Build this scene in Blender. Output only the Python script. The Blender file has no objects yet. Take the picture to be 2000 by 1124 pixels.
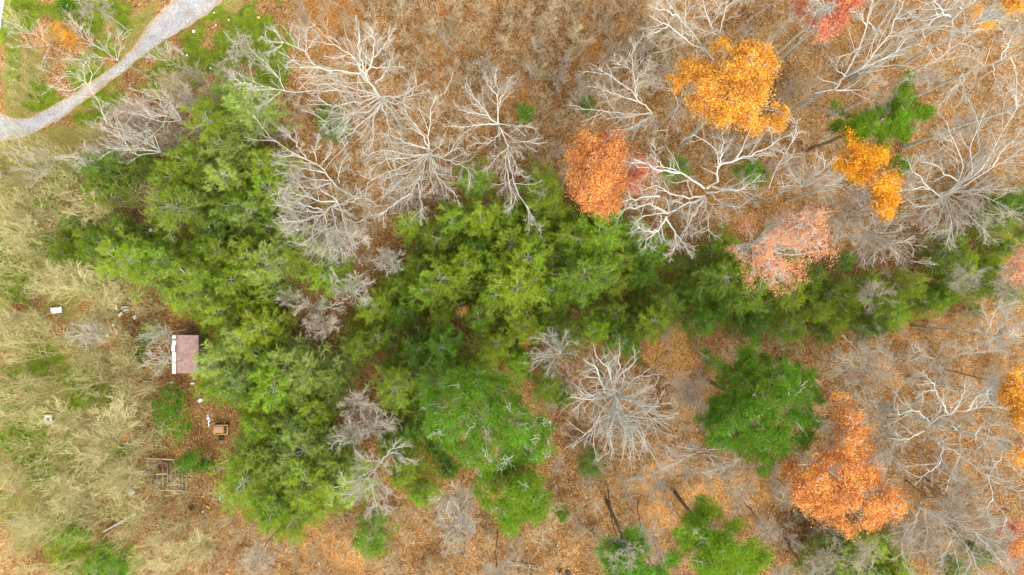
import bpy, math
import numpy as np
from math import radians, pi

# ------------------------------------------------------------------ camera, world, sun, exposure
SC = bpy.context.scene
COL = SC.collection
H = 88.0                                   # metres above the ground
cam = bpy.data.cameras.new("camera"); cam.lens = 24; cam.sensor_width = 36; cam.clip_end = 1500
camo = bpy.data.objects.new("camera", cam); COL.objects.link(camo)
camo.location = (0, 0, H); camo.rotation_euler = (0, 0, 0)
SC.camera = camo
w = bpy.data.worlds.new("World"); SC.world = w; w.use_nodes = True
nt = w.node_tree; bgn = nt.nodes["Background"]
sky = nt.nodes.new("ShaderNodeTexSky"); sky.sky_type = 'NISHITA'; sky.sun_disc = False
SUN_EL, SUN_AZ = radians(50), radians(150)
sky.sun_elevation = SUN_EL; sky.sun_rotation = SUN_AZ
hs = nt.nodes.new("ShaderNodeHueSaturation"); hs.inputs['Saturation'].default_value = 0.1   # overcast: the sky is nearly white
nt.links.new(sky.outputs[0], hs.inputs['Color']); nt.links.new(hs.outputs[0], bgn.inputs[0])
bgn.inputs[1].default_value = 0.15
sun = bpy.data.lights.new("sun", 'SUN'); sun.energy = 1.1; sun.angle = radians(35); sun.color = (1, 0.92, 0.74)
suno = bpy.data.objects.new("sun", sun); COL.objects.link(suno)
suno.rotation_euler = (pi/2 - SUN_EL, 0, pi - SUN_AZ); suno.location = (0, 0, 120)
SC.view_settings.view_transform = 'Standard'; SC.view_settings.look = 'None'; SC.view_settings.gamma = 1
SC.view_settings.exposure = 1.84
SC.cycles.max_bounces = 8; SC.cycles.diffuse_bounces = 6; SC.cycles.transmission_bounces = 5; SC.cycles.transparent_max_bounces = 4

PPM = 2000 * 24 / 36 / H                   # photograph pixels per metre on the ground
def P2W(px, py, z=0.0):
    s = (H - z) / H / PPM
    return (np.asarray(px, float) - 1000) * s, (562 - np.asarray(py, float)) * s
def gz(x, y):                              # gentle relief of the forest floor
    return 0.25*np.sin(x*0.11 + 1) * np.cos(y*0.13) + 0.12*np.sin(x*0.31 + y*0.27) + 0.08*np.cos(x*0.55 - y*0.49)
TILE = {k: (500*((k-1) % 4), (0, 370, 744)[(k-1)//4]) for k in range(1, 13)}
def T(t, pts):
    a = np.asarray(pts, float) * (500/1479.0)
    return a + np.array(TILE[t], float)

# ------------------------------------------------------------------ mesh and object helpers
def mk_mesh(name, V, Fs, smooth=False, mats=()):
    me = bpy.data.meshes.new(name)
    V = np.ascontiguousarray(V, np.float32); me.vertices.add(len(V)); me.vertices.foreach_set("co", V.ravel())
    Fs = [np.asarray(f, np.int32) for f in Fs if len(f)]
    nl = sum(f.size for f in Fs); nf = sum(len(f) for f in Fs)
    me.loops.add(nl); me.polygons.add(nf)
    me.loops.foreach_set("vertex_index", np.concatenate([f.ravel() for f in Fs]))
    st = []; o = 0
    for f in Fs:
        st.append(o + np.arange(len(f)) * f.shape[1]); o += f.size
    me.polygons.foreach_set("loop_start", np.concatenate(st).astype(np.int32))
    if smooth: me.polygons.foreach_set("use_smooth", np.ones(nf, bool))
    me.update(calc_edges=True)
    for m in mats: me.materials.append(m)
    return me
def link(name, me, parent=None, loc=None):
    o = bpy.data.objects.new(name, me); COL.objects.link(o)
    if parent: o.parent = parent
    if loc is not None: o.location = loc
    return o
def tag(o, label=None, cat=None, group=None, kind=None):
    if label: o["label"] = label
    if cat: o["category"] = cat
    if group: o["group"] = group
    if kind: o["kind"] = kind
    return o
def empty(name, loc, label, cat, group=None):
    e = bpy.data.objects.new(name, None); e.empty_display_size = 0.3; COL.objects.link(e); e.location = loc
    return tag(e, label, cat, group)

def nrm(a): return a / np.maximum(np.linalg.norm(a, axis=-1, keepdims=True), 1e-9)
def tubes(groups):
    """groups: list of (P (m,n,3), R (m,n), sides) -> V, [quads]"""
    Vs, Fs, off = [], [], 0
    for P, R, k in groups:
        if len(P) == 0: continue
        m, n, _ = P.shape
        Tn = nrm(np.gradient(P, axis=1))
        ref = np.where(np.abs(Tn[:, :1, 2:3]) > 0.8, np.array([1., 0, 0]), np.array([0, 0, 1.]))
        A = nrm(np.cross(Tn, np.broadcast_to(ref, Tn.shape))); B = np.cross(Tn, A)
        th = np.arange(k) * 2*pi/k
        ring = P[:, :, None] + R[:, :, None, None]*(np.cos(th)[None, None, :, None]*A[:, :, None] + np.sin(th)[None, None, :, None]*B[:, :, None])
        Vs.append(ring.reshape(-1, 3))
        b = off + (np.arange(m)[:, None, None]*n + np.arange(n-1)[None, :, None])*k
        j = np.arange(k)[None, None, :]; j2 = (j+1) % k
        Fs.append(np.stack([b+j, b+j2, b+k+j2, b+k+j], -1).reshape(-1, 4))
        off += m*n*k
    return np.concatenate(Vs), Fs
def spawn(rng, P, R, per, t0, t1, ang, lr, n, wig, up=0.1, out=None, rr=0.55, rmin=0.01, lmin=0.0):
    """children of the branches P: 'per' each, between parameters t0..t1, at angle ang, length ratio lr"""
    m, N, _ = P.shape
    t = t0 + (t1-t0)*((np.arange(per)[None] + rng.random((m, per)))/per)
    L = np.linalg.norm(np.diff(P, axis=1), axis=2).sum(1)
    f = t*(N-1); i = np.clip(f.astype(int), 0, N-2); fr = (f-i)[..., None]
    r = np.arange(m)[:, None]
    pos = P[r, i]*(1-fr) + P[r, i+1]*fr
    tan = nrm(P[r, i+1]-P[r, i])
    rad = R[r, i]*(1-fr[..., 0]) + R[r, i+1]*fr[..., 0]
    q = rng.normal(size=(m, per, 3)); q -= (q*tan).sum(-1, keepdims=True)*tan; q = nrm(q)
    a = ang*(0.7+0.6*rng.random((m, per, 1)))
    d = nrm(np.cos(a)*tan + np.sin(a)*q + np.array([0, 0, up]))
    ln = L[:, None]*lr*(1.15-0.7*t)*(0.6+0.7*rng.random((m, per))) + lmin
    K = m*per
    pos = pos.reshape(K, 3); d = d.reshape(K, 3); ln = ln.reshape(K); rad = rad.reshape(K)
    C = np.empty((K, n, 3)); C[:, 0] = pos; dd = d
    for s in range(1, n):
        dd = nrm(dd + wig*rng.normal(size=(K, 3)) + np.array([0, 0, up*0.4]))
        C[:, s] = C[:, s-1] + dd*(ln/(n-1))[:, None]
    r0 = np.maximum(rad*rr, rmin*1.4)
    RR = r0[:, None]*(1-np.linspace(0, 1, n)[None]*0.65); RR = np.maximum(RR, rmin)
    return C, RR
def resample(pts, n):
    pts = np.asarray(pts, float); d = np.r_[0, np.cumsum(np.linalg.norm(np.diff(pts, axis=0), axis=1))]
    s = np.linspace(0, d[-1], n)
    return np.stack([np.interp(s, d, pts[:, k]) for k in range(3)], 1)

# ------------------------------------------------------------------ materials
def mat(name):
    m = bpy.data.materials.new(name); m.use_nodes = True
    return m, m.node_tree, m.node_tree.nodes["Principled BSDF"]
def ramp(nt, stops):
    r = nt.nodes.new("ShaderNodeValToRGB"); e = r.color_ramp.elements
    while len(e) < len(stops): e.new(0.5)
    for q, (p, c) in zip(e, stops): q.position = p; q.color = (*c, 1)
    return r
def noise(nt, scale, detail=4, rough=0.6, co=None):
    n = nt.nodes.new("ShaderNodeTexNoise"); n.inputs['Scale'].default_value = scale; n.inputs['Detail'].default_value = detail; n.inputs['Roughness'].default_value = rough
    if co: nt.links.new(co, n.inputs['Vector'])
    return n
def bark(name, c1, c2, scale=3.0):
    m, nt, b = mat(name); b.inputs['Roughness'].default_value = 0.9; b.inputs['Specular IOR Level'].default_value = 0.15
    g = nt.nodes.new("ShaderNodeNewGeometry"); n = noise(nt, scale, 5, 0.7, g.outputs['Position'])
    r = ramp(nt, [(0.35, c1), (0.65, c2)]); nt.links.new(n.outputs['Fac'], r.inputs[0]); nt.links.new(r.outputs[0], b.inputs['Base Color'])
    return m
def leafmat(name, stops, hue=0.03, val=0.35, transl=0.3):
    """leaf colour: varies from leaf to leaf and from tree to tree"""
    m, nt, b = mat(name); out = nt.nodes["Material Output"]; nt.nodes.remove(b)
    g = nt.nodes.new("ShaderNodeNewGeometry"); r = ramp(nt, stops); nt.links.new(g.outputs['Random Per Island'], r.inputs[0])
    oi = nt.nodes.new("ShaderNodeObjectInfo"); h = nt.nodes.new("ShaderNodeHueSaturation")
    m1 = nt.nodes.new("ShaderNodeMapRange"); m1.inputs[3].default_value = 0.5-hue; m1.inputs[4].default_value = 0.5+hue
    m2 = nt.nodes.new("ShaderNodeMapRange"); m2.inputs[3].default_value = 1-val; m2.inputs[4].default_value = 1+val
    mul = nt.nodes.new("ShaderNodeMath"); mul.operation = 'MULTIPLY'; mul.inputs[1].default_value = 7.31
    fr = nt.nodes.new("ShaderNodeMath"); fr.operation = 'FRACT'
    L = nt.links.new
    nz = noise(nt, 0.55, 4, 0.7, g.outputs['Position'])          # pigment drifts from bough to bough
    m3 = nt.nodes.new("ShaderNodeMapRange"); m3.inputs[1].default_value = 0.3; m3.inputs[2].default_value = 0.7; m3.inputs[3].default_value = 0.72; m3.inputs[4].default_value = 1.28
    m4 = nt.nodes.new("ShaderNodeMapRange"); m4.inputs[1].default_value = 0.3; m4.inputs[2].default_value = 0.7; m4.inputs[3].default_value = -0.018; m4.inputs[4].default_value = 0.018
    ml = nt.nodes.new("ShaderNodeMath"); ml.operation = 'MULTIPLY'; ah = nt.nodes.new("ShaderNodeMath"); ah.operation = 'ADD'
    L(nz.outputs['Fac'], m3.inputs[0]); L(nz.outputs['Fac'], m4.inputs[0])
    L(oi.outputs['Random'], m1.inputs[0]); L(oi.outputs['Random'], mul.inputs[0]); L(mul.outputs[0], fr.inputs[0]); L(fr.outputs[0], m2.inputs[0])
    L(m2.outputs[0], ml.inputs[0]); L(m3.outputs[0], ml.inputs[1]); L(m1.outputs[0], ah.inputs[0]); L(m4.outputs[0], ah.inputs[1])
    L(r.outputs[0], h.inputs['Color']); L(ah.outputs[0], h.inputs['Hue']); L(ml.outputs[0], h.inputs['Value'])
    d = nt.nodes.new("ShaderNodeBsdfDiffuse"); t = nt.nodes.new("ShaderNodeBsdfTranslucent"); mx = nt.nodes.new("ShaderNodeMixShader"); mx.inputs[0].default_value = transl
    L(h.outputs[0], d.inputs['Color']); L(h.outputs[0], t.inputs['Color']); L(d.outputs[0], mx.inputs[1]); L(t.outputs[0], mx.inputs[2]); L(mx.outputs[0], out.inputs[0])
    return m
def plain(name, c, rough=0.7, var=0.25, scale=4):
    m, nt, b = mat(name); b.inputs['Roughness'].default_value = rough
    g = nt.nodes.new("ShaderNodeNewGeometry"); n = noise(nt, scale, 5, 0.7, g.outputs['Position'])
    r = ramp(nt, [(0.3, tuple(x*(1-var) for x in c)), (0.7, tuple(min(1, x*(1+var)) for x in c))]); nt.links.new(n.outputs['Fac'], r.inputs[0]); nt.links.new(r.outputs[0], b.inputs['Base Color'])
    return m
M = {}
M['bark_white'] = bark('pale_bark', (0.42, 0.415, 0.37), (0.62, 0.615, 0.57))
M['bark_trunk'] = bark('lichen_bark', (0.24, 0.24, 0.18), (0.46, 0.46, 0.38), 2)
M['bark_brown'] = bark('brown_bark', (0.085, 0.06, 0.04), (0.21, 0.16, 0.11), 3)
M['twig_grey'] = bark('grey_twig', (0.28, 0.24, 0.185), (0.47, 0.415, 0.335), 0.5)
M['twig_tan'] = bark('tan_twig', (0.34, 0.295, 0.125), (0.58, 0.51, 0.27), 0.4)
M['twig_brush'] = bark('brush_twig', (0.36, 0.28, 0.165), (0.57, 0.46, 0.30), 0.3)
M['twig_pine'] = bark('pine_twig', (0.32, 0.30, 0.24), (0.55, 0.53, 0.45), 1)
M['pine_bright'] = leafmat('bright_needles', [(0, (0.165, 0.255, 0.015)), (0.5, (0.305, 0.42, 0.026)), (1, (0.47, 0.56, 0.085))], 0.018, 0.2, 0.5)
M['pine_mid'] = leafmat('green_needles', [(0, (0.11, 0.205, 0.015)), (0.5, (0.21, 0.335, 0.024)), (1, (0.34, 0.46, 0.085))], 0.02, 0.22, 0.5)
M['pine_soft'] = leafmat('soft_needles', [(0, (0.20, 0.285, 0.035)), (0.5, (0.345, 0.45, 0.075)), (1, (0.52, 0.60, 0.22))], 0.012, 0.14, 0.5)
M['hemlock'] = leafmat('conifer_sprays', [(0, (0.055, 0.145, 0.016)), (0.5, (0.125, 0.26, 0.02)), (1, (0.23, 0.37, 0.04))], 0.008, 0.1, 0.4)
M['hemlock_dark'] = leafmat('dark_conifer_sprays', [(0, (0.05, 0.13, 0.014)), (0.5, (0.11, 0.24, 0.018)), (1, (0.20, 0.34, 0.035))], 0.004, 0.05, 0.4)
M['hemlock_lime'] = leafmat('lime_conifer_sprays', [(0, (0.085, 0.18, 0.014)), (0.5, (0.17, 0.305, 0.018)), (1, (0.28, 0.41, 0.04))], 0.004, 0.05, 0.4)
M['leaf_gold'] = leafmat('golden_leaves', [(0, (0.48, 0.21, 0.03)), (0.5, (0.68, 0.33, 0.05)), (1, (0.85, 0.50, 0.11))], 0.0, 0.05)
M['leaf_yellow'] = leafmat('yellow_leaves', [(0, (0.45, 0.19, 0.015)), (0.5, (0.64, 0.29, 0.02)), (1, (0.78, 0.42, 0.06))], 0.0, 0.05)
M['leaf_orange'] = leafmat('orange_leaves', [(0, (0.46, 0.155, 0.045)), (0.5, (0.71, 0.30, 0.095)), (1, (0.86, 0.47, 0.19))], 0.0, 0.05)
M['leaf_rust'] = leafmat('rust_leaves', [(0, (0.42, 0.15, 0.04)), (0.5, (0.66, 0.285, 0.085)), (1, (0.82, 0.46, 0.17))], 0.0, 0.05)
M['leaf_red'] = leafmat('red_leaves', [(0, (0.42, 0.11, 0.06)), (0.5, (0.62, 0.22, 0.12)), (1, (0.76, 0.35, 0.19))], 0.0, 0.05)
M['leaf_pink'] = leafmat('salmon_leaves', [(0, (0.44, 0.18, 0.09)), (0.5, (0.64, 0.30, 0.16)), (1, (0.78, 0.44, 0.23))], 0.0, 0.05)
M['leaf_green'] = leafmat('green_leaves', [(0, (0.04, 0.12, 0.012)), (0.5, (0.085, 0.20, 0.012)), (1, (0.15, 0.28, 0.02))], 0.01, 0.2)
M['leaf_dull'] = leafmat('olive_leaves', [(0, (0.05, 0.08, 0.02)), (0.5, (0.09, 0.13, 0.03)), (1, (0.15, 0.19, 0.06))], 0.01, 0.2)
M['litter'] = leafmat('fallen_leaf', [(0, (0.10, 0.05, 0.018)), (0.35, (0.23, 0.122, 0.043)), (0.75, (0.37, 0.21, 0.08)), (1, (0.56, 0.42, 0.26))], 0, 0)
M['grass'] = leafmat('grass_blades', [(0, (0.07, 0.13, 0.008)), (0.55, (0.165, 0.235, 0.014)), (0.85, (0.26, 0.29, 0.03)), (1, (0.45, 0.38, 0.12))], 0, 0)
M['straw'] = leafmat('dry_grass_blades', [(0, (0.16, 0.145, 0.03)), (0.6, (0.31, 0.26, 0.075)), (1, (0.48, 0.41, 0.18))], 0, 0)
M['white'] = plain('dirty_white', (0.66, 0.66, 0.65), 0.6, 0.12)
M['wood'] = plain('weathered_wood', (0.27, 0.225, 0.18), 0.9, 0.4)
M['wood_pale'] = plain('pale_wood', (0.46, 0.39, 0.27), 0.9, 0.25)
M['black'] = plain('black_rubber', (0.02, 0.02, 0.022), 0.8, 0.3)
M['blue'] = plain('blue_plastic', (0.10, 0.17, 0.38), 0.5, 0.15)
M['teal'] = plain('teal_plastic', (0.03, 0.40, 0.45), 0.5, 0.15)
M['red'] = plain('red_plastic', (0.55, 0.11, 0.07), 0.6, 0.3, 6)
M['grey'] = plain('grey_stone', (0.40, 0.42, 0.40), 0.85, 0.4, 3)
M['metal'] = plain('grey_metal', (0.45, 0.50, 0.52), 0.45, 0.2)
M['yellow'] = plain('yellow_paint', (0.55, 0.42, 0.08), 0.6, 0.3)
M['tan'] = plain('tan_board', (0.40, 0.22, 0.14), 0.8, 0.15, 6)
M['dark_wall'] = plain('dark_boards', (0.14, 0.10, 0.08), 0.9, 0.3)

# ------------------------------------------------------------------ ground
GR = []                                    # patches in photograph pixels: kind, x, y, rx, ry, weight
def patch(kind, rows):
    for r in rows: GR.append((kind, *r))
patch('grass', [(12,50,30,70,.9),(20,120,26,45,.8),(112,166,55,28,1.1),(70,205,40,20,.9),(180,150,40,30,.7),(257,20,55,45,1.1),(125,14,22,22,1),(200,60,50,45,.5),
    (405,100,55,55,1),(300,150,60,28,1),(216,203,40,25,1.2),(169,233,30,14,1.1),(487,34,70,50,1),(540,60,45,60,1),(560,110,50,40,.8),(510,180,30,40,.5),(330,120,30,20,.7),
    (60,450,90,50,.5),(30,560,60,70,.55),(110,640,60,30,.3),(30,730,70,60,.5),(120,770,50,30,.8),(40,860,80,60,.6),(150,900,60,40,.35),(60,980,70,40,.4),(200,1060,70,40,.7),(190,1105,50,30,.9),(120,1030,60,30,.4),
    (640,245,35,40,.55),(555,190,40,60,.3),(100,330,90,30,.5),(60,400,60,30,.3),(1080,765,45,30,.7)])
patch('dry', [(60,130,60,60,.6),(30,200,40,30,.7),(60,300,120,40,.7),(60,420,130,90,.8),(120,560,130,110,.85),(120,700,130,110,.85),(120,850,130,100,.75),(90,1000,130,80,.6),(260,60,30,20,.3),(250,100,30,25,.6),(310,10,25,30,.7),(440,20,25,30,.7),(20,235,30,10,.6),
    (200,140,40,25,.3),(120,290,120,20,.7)])
patch('dry', [(20,120,8,60,.9),(45,110,10,60,.9),(300,20,18,30,.9),(270,50,16,22,.9),(235,95,16,16,.8),(200,128,16,14,.8),(150,165,20,10,.8),(100,200,25,8,.8),(455,10,20,20,1),(425,40,12,10,.8),(160,200,30,14,.6),(230,150,20,16,.5),(130,260,60,14,.8)])
patch('grass', [(235,150,50,24,.9),(270,120,30,20,.8),(330,95,40,24,1),(300,130,40,18,.9),(375,80,40,40,1),(440,60,40,50,1),(470,90,40,40,.9),(150,190,40,14,.9),(90,200,40,14,.8),(230,90,40,20,.8),(280,35,30,30,.9),(200,175,30,16,1),(45,60,20,60,.7),(150,120,60,30,.6),(30,120,20,60,.8),(60,30,30,30,.7),(180,40,40,30,.6),
    (120,560,150,200,.28),(110,880,150,170,.28),(60,330,80,40,.6),(180,330,60,30,.5),(40,500,60,60,.55),(160,560,50,40,.4),(60,680,70,50,.55),(170,720,40,40,.4),(60,800,70,40,.6),(210,900,40,30,.4),(100,930,80,40,.5),(260,480,60,40,.6),(250,350,60,40,.6)])
patch('grass', [(300,20,16,26,-1.2),(275,55,14,18,-1.1),(240,90,14,14,-1.1),(205,125,14,10,-1),(165,155,16,9,-1),(120,188,20,8,-1),(70,217,30,7,-1),(455,15,18,20,-1.2),(425,42,10,8,-1),(45,120,10,60,-.9),(30,185,18,36,-1),(130,100,25,18,-.6),(500,110,14,18,-.5),(380,60,9,9,-.4)])
patch('rust', [(300,15,10,20,.5),(255,75,12,14,.5),(215,118,10,8,.4),(140,60,18,20,.5),(85,60,10,30,.4)])
patch('rust', [(680,30,70,50,.9),(660,90,60,40,.5),(845,20,60,40,.6),(850,130,70,60,.4),(125,72,30,25,.4),(1130,60,120,60,.3),(20,215,25,25,.5),(1000,200,60,60,.4),(600,740,30,60,.3),(240,660,50,40,.5),(280,570,40,25,.5),(420,960,60,40,.5)])
patch('gold', [(1270,680,70,45,.9),(1330,720,60,50,.6),(1750,690,50,60,.6),(1950,700,60,60,.5),(1330,960,90,60,.5),(1900,640,80,60,.3),(1440,950,60,40,.5),(1750,1000,60,40,.3),(700,1060,160,60,.3),(900,1100,160,40,.3),(1200,30,150,40,.3)])
xs = np.concatenate([[-500, -300, -180, -120], np.arange(-86, 86.1, 0.6), [120, 180, 300, 500]])
ys = np.concatenate([[-500, -300, -160, -90], np.arange(-52, 52.1, 0.6), [90, 160, 300, 500]])
_tab = np.random.default_rng(77).random((128, 128))
def vnoise(x, y, sc):
    v = 0; a = 0.5
    for o in range(4):
        u, w_ = x/sc*2**o+o*17.3, y/sc*2**o+o*9.1; i, j = np.floor(u).astype(int), np.floor(w_).astype(int); f, g = u-i, w_-j; f, g = f*f*(3-2*f), g*g*(3-2*g)
        t = lambda a_, b_: _tab[(i+a_) % 128, (j+b_) % 128]
        v = v + a*((t(0, 0)*(1-f)+t(1, 0)*f)*(1-g) + (t(0, 1)*(1-f)+t(1, 1)*f)*g); a *= 0.55
    return v/0.98
def masks(X, Y):
    px = X*PPM + 1000; py = 562 - Y*PPM
    out = {k: np.zeros_like(X) for k in ('grass', 'dry', 'rust', 'gold')}
    for k, cx, cy, rx, ry, wt in GR:
        out[k] += wt*np.exp(-(((px-cx)/rx)**2 + ((py-cy)/ry)**2))
    o2 = {}
    for q, (k, v) in enumerate(out.items()):      # ragged edges and holes
        a = np.clip(np.clip(v, -1.0, 0.88) + 2.6*(vnoise(X+q*31, Y-q*57, 4.5)-0.5), 0, 2); t = np.clip((a-0.3)/0.55, 0, 1); o2[k] = t*t*(3-2*t)*np.clip(v*4, 0, 1)
    return o2
X, Y = np.meshgrid(xs, ys); Z = gz(X, Y)
Vg = np.stack([X, Y, Z], -1).reshape(-1, 3); nx, ny = len(xs), len(ys)
i = (np.arange(ny-1)[:, None]*nx + np.arange(nx-1)[None]).ravel()
gm = mk_mesh('ground', Vg, [np.stack([i, i+1, i+nx+1, i+nx], 1)], True)
mk = masks(X.ravel(), Y.ravel())
att = gm.color_attributes.new('cover', 'FLOAT_COLOR', 'POINT')
att.data.foreach_set('color', np.stack([mk['grass'], mk['dry'], mk['rust'], mk['gold']], 1).astype(np.float32).ravel())
m, nt, b = mat('forest_floor'); gm.materials.append(m); b.inputs['Roughness'].default_value = 1; b.inputs['Specular IOR Level'].default_value = 0.05
N, L = nt.nodes, nt.links.new
geo = N.new("ShaderNodeNewGeometry"); pos = geo.outputs['Position']
at = N.new("ShaderNodeAttribute"); at.attribute_name = 'cover'
sep = N.new("ShaderNodeSeparateColor"); L(at.outputs['Color'], sep.inputs[0])
def vor(scale):
    v = N.new("ShaderNodeTexVoronoi"); v.inputs['Scale'].default_value = scale; L(pos, v.inputs['Vector'])
    s = N.new("ShaderNodeSeparateColor"); L(v.outputs['Color'], s.inputs[0]); return v, s
def mix(a, bb, f, mode='MIX'):
    x = N.new("ShaderNodeMix"); x.data_type = 'RGBA'; x.blend_type = mode
    if isinstance(f, float): x.inputs[0].default_value = f
    else: L(f, x.inputs[0])
    L(a, x.inputs[6]); L(bb, x.inputs[7]); return x.outputs[2]
v1, s1 = vor(8.5)
litter = ramp(nt, [(0, (0.09, 0.045, 0.018)), (0.3, (0.20, 0.105, 0.040)), (0.65, (0.30, 0.168, 0.066)), (0.93, (0.38, 0.23, 0.10)), (1, (0.54, 0.43, 0.29))]); L(s1.outputs[0], litter.inputs[0])
goldl = ramp(nt, [(0, (0.18, 0.08, 0.025)), (0.5, (0.42, 0.20, 0.06)), (1, (0.62, 0.38, 0.16))]); L(s1.outputs[1], goldl.inputs[0])
rustl = ramp(nt, [(0, (0.13, 0.055, 0.018)), (0.5, (0.33, 0.15, 0.045)), (1, (0.46, 0.24, 0.08))]); L(s1.outputs[1], rustl.inputs[0])
n1 = noise(nt, 0.25, 6, 0.65, pos); n2 = noise(nt, 3.0, 5, 0.7, pos); n3 = noise(nt, 0.9, 6, 0.7, pos); n4 = noise(nt, 9.0, 4, 0.7, pos)
grassc = ramp(nt, [(0.3, (0.07, 0.11, 0.008)), (0.5, (0.14, 0.20, 0.012)), (0.72, (0.28, 0.28, 0.06))]); L(n4.outputs['Fac'], grassc.inputs[0])
dryc = ramp(nt, [(0.3, (0.10, 0.085, 0.022)), (0.5, (0.215, 0.18, 0.05)), (0.7, (0.36, 0.30, 0.115))]); L(n4.outputs['Fac'], dryc.inputs[0])
def fac(sock, nz):      # patch weight broken up by fine noise
    a = N.new("ShaderNodeMath"); a.operation = 'MULTIPLY_ADD'; a.inputs[1].default_value = 0.8; L(nz, a.inputs[0]); L(sock, a.inputs[2])
    r = N.new("ShaderNodeMapRange"); r.inputs[1].default_value = 0.55; r.inputs[2].default_value = 1.15; L(a.outputs[0], r.inputs[0]); return r.outputs[0]
tone = ramp(nt, [(0.3, (0.62, 0.57, 0.54)), (0.7, (1.25, 1.2, 1.12))]); L(n1.outputs['Fac'], tone.inputs[0])
c = litter.outputs[0]
c = mix(c, tone.outputs[0], 1.0, 'MULTIPLY')
c = mix(c, rustl.outputs[0], fac(sep.outputs[2], n3.outputs['Fac']))
c = mix(c, goldl.outputs[0], fac(at.outputs['Alpha'], n3.outputs['Fac']))
c = mix(c, dryc.outputs[0], fac(sep.outputs[1], n3.outputs['Fac']))
gt = ramp(nt, [(0.35, (0.45, 0.5, 0.6)), (0.65, (1.25, 1.15, 1.2))]); L(n3.outputs['Fac'], gt.inputs[0])
gc = mix(grassc.outputs[0], gt.outputs[0], 1.0, 'MULTIPLY')
c = mix(c, gc, fac(sep.outputs[0], n3.outputs['Fac']))
L(c, b.inputs['Base Color'])
bp = N.new("ShaderNodeBump"); bp.inputs['Strength'].default_value = 0.6; bp.inputs['Distance'].default_value = 0.08; L(s1.outputs[2], bp.inputs['Height']); L(bp.outputs[0], b.inputs['Normal'])
tag(link('ground', gm), kind='structure')

def strip(name, left, right, zoff, material, sub=6):
    """a paved sheet between two edges given in photograph pixels, draped over the ground"""
    def fine(a):
        a = np.asarray(a, float); t = np.linspace(0, len(a)-1, (len(a)-1)*4+1); k = np.arange(len(a))
        return np.stack([np.interp(t, k, a[:, 0]), np.interp(t, k, a[:, 1])], 1)
    l, r = fine(left), fine(right); n = len(l); rng = np.random.default_rng(5)
    j = rng.normal(size=(n, 2, 2))*1.3
    l = l + j[:, 0]; r = r + j[:, 1]
    s = np.linspace(0, 1, sub+1)[None, :, None]
    g = l[:, None]*(1-s) + r[:, None]*s
    x, y = P2W(g[..., 0], g[..., 1]); V = np.stack([x, y, gz(x, y)+zoff], -1).reshape(-1, 3)
    i = (np.arange(n-1)[:, None]*(sub+1) + np.arange(sub)[None]).ravel()
    me = mk_mesh(name, V, [np.stack([i, i+1, i+sub+2, i+sub+1], 1)], True, [material])
    d = np.minimum(s[..., 0], 1-s[..., 0])*2*np.ones((n, 1)); cov = 0.8*np.clip(1-d*2.0, 0, 1) + 0.42*np.exp(-((g[..., 0]-185)/60)**2)      # leaves drift in from the verges and lie where trees overhang
    at = me.color_attributes.new('drift', 'FLOAT_COLOR', 'POINT'); at.data.foreach_set('color', np.stack([cov, 1.3*np.exp(-((g[..., 0]-366)/16)**2-((g[..., 1]-27)/10)**2), 0*cov, 0*cov+1], -1).reshape(-1, 4).astype(np.float32).ravel())
    return tag(link(name, me), kind='structure')
m, nt, b = mat('gravel'); b.inputs['Roughness'].default_value = 1
N, L = nt.nodes, nt.links.new
pos = N.new("ShaderNodeNewGeometry").outputs['Position']
v1, s1 = vor(14); gr = ramp(nt, [(0, (0.19, 0.19, 0.195)), (0.5, (0.315, 0.315, 0.325)), (1, (0.45, 0.445, 0.45))]); L(s1.outputs[0], gr.inputs[0])
n5 = noise(nt, 0.6, 6, 0.7, pos); n6 = noise(nt, 2.2, 6, 0.75, pos)
lf = ramp(nt, [(0, (0.22, 0.12, 0.05)), (1, (0.45, 0.33, 0.18))]); L(s1.outputs[1], lf.inputs[0])
dr = N.new("ShaderNodeAttribute"); dr.attribute_name = 'drift'
ad = N.new("ShaderNodeMath"); ad.operation = 'MULTIPLY_ADD'; ad.inputs[1].default_value = 0.30
sd = N.new("ShaderNodeSeparateColor"); L(dr.outputs['Color'], sd.inputs[0]); L(sd.outputs[0], ad.inputs[0]); L(n6.outputs['Fac'], ad.inputs[2])
mr = N.new("ShaderNodeMapRange"); mr.inputs[1].default_value = 0.56; mr.inputs[2].default_value = 0.74; L(ad.outputs[0], mr.inputs[0])
mm = N.new("ShaderNodeMath"); mm.operation = 'MULTIPLY'; mm.inputs[1].default_value = 0.9; L(mr.outputs[0], mm.inputs[0])
c = mix(gr.outputs[0], lf.outputs[0], mm.outputs[0])
tn = ramp(nt, [(0.35, (0.78, 0.76, 0.76)), (0.65, (1.08, 1.08, 1.1))]); L(n5.outputs['Fac'], tn.inputs[0]); c = mix(c, tn.outputs[0], 1.0, 'MULTIPLY')
st = ramp(nt, [(0, (0.14, 0.12, 0.08)), (1, (0.26, 0.23, 0.17))]); L(s1.outputs[1], st.inputs[0])
sm = N.new("ShaderNodeMath"); sm.operation = 'MULTIPLY'; sm.use_clamp = True; L(sd.outputs[1], sm.inputs[0]); L(n6.outputs['Fac'], sm.inputs[1])
c = mix(c, st.outputs[0], sm.outputs[0])
L(c, b.inputs['Base Color']); M['gravel'] = m
DL = [(-60,205),(-25,213),(0,222),(27,231),(55,230),(85,217),(120,198),(145,182),(170,162),(205,138),(230,119),(262,86),(280,62),(305,32),(332,5),(350,-20),(385,-70)]
DR = [(-60,290),(-25,284),(0,279),(30,273),(60,262),(95,245),(130,226),(152,207),(178,186),(215,156),(250,128),(292,98),(335,72),(372,50),(403,28),(437,0),(460,-25),(500,-75)]
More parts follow.
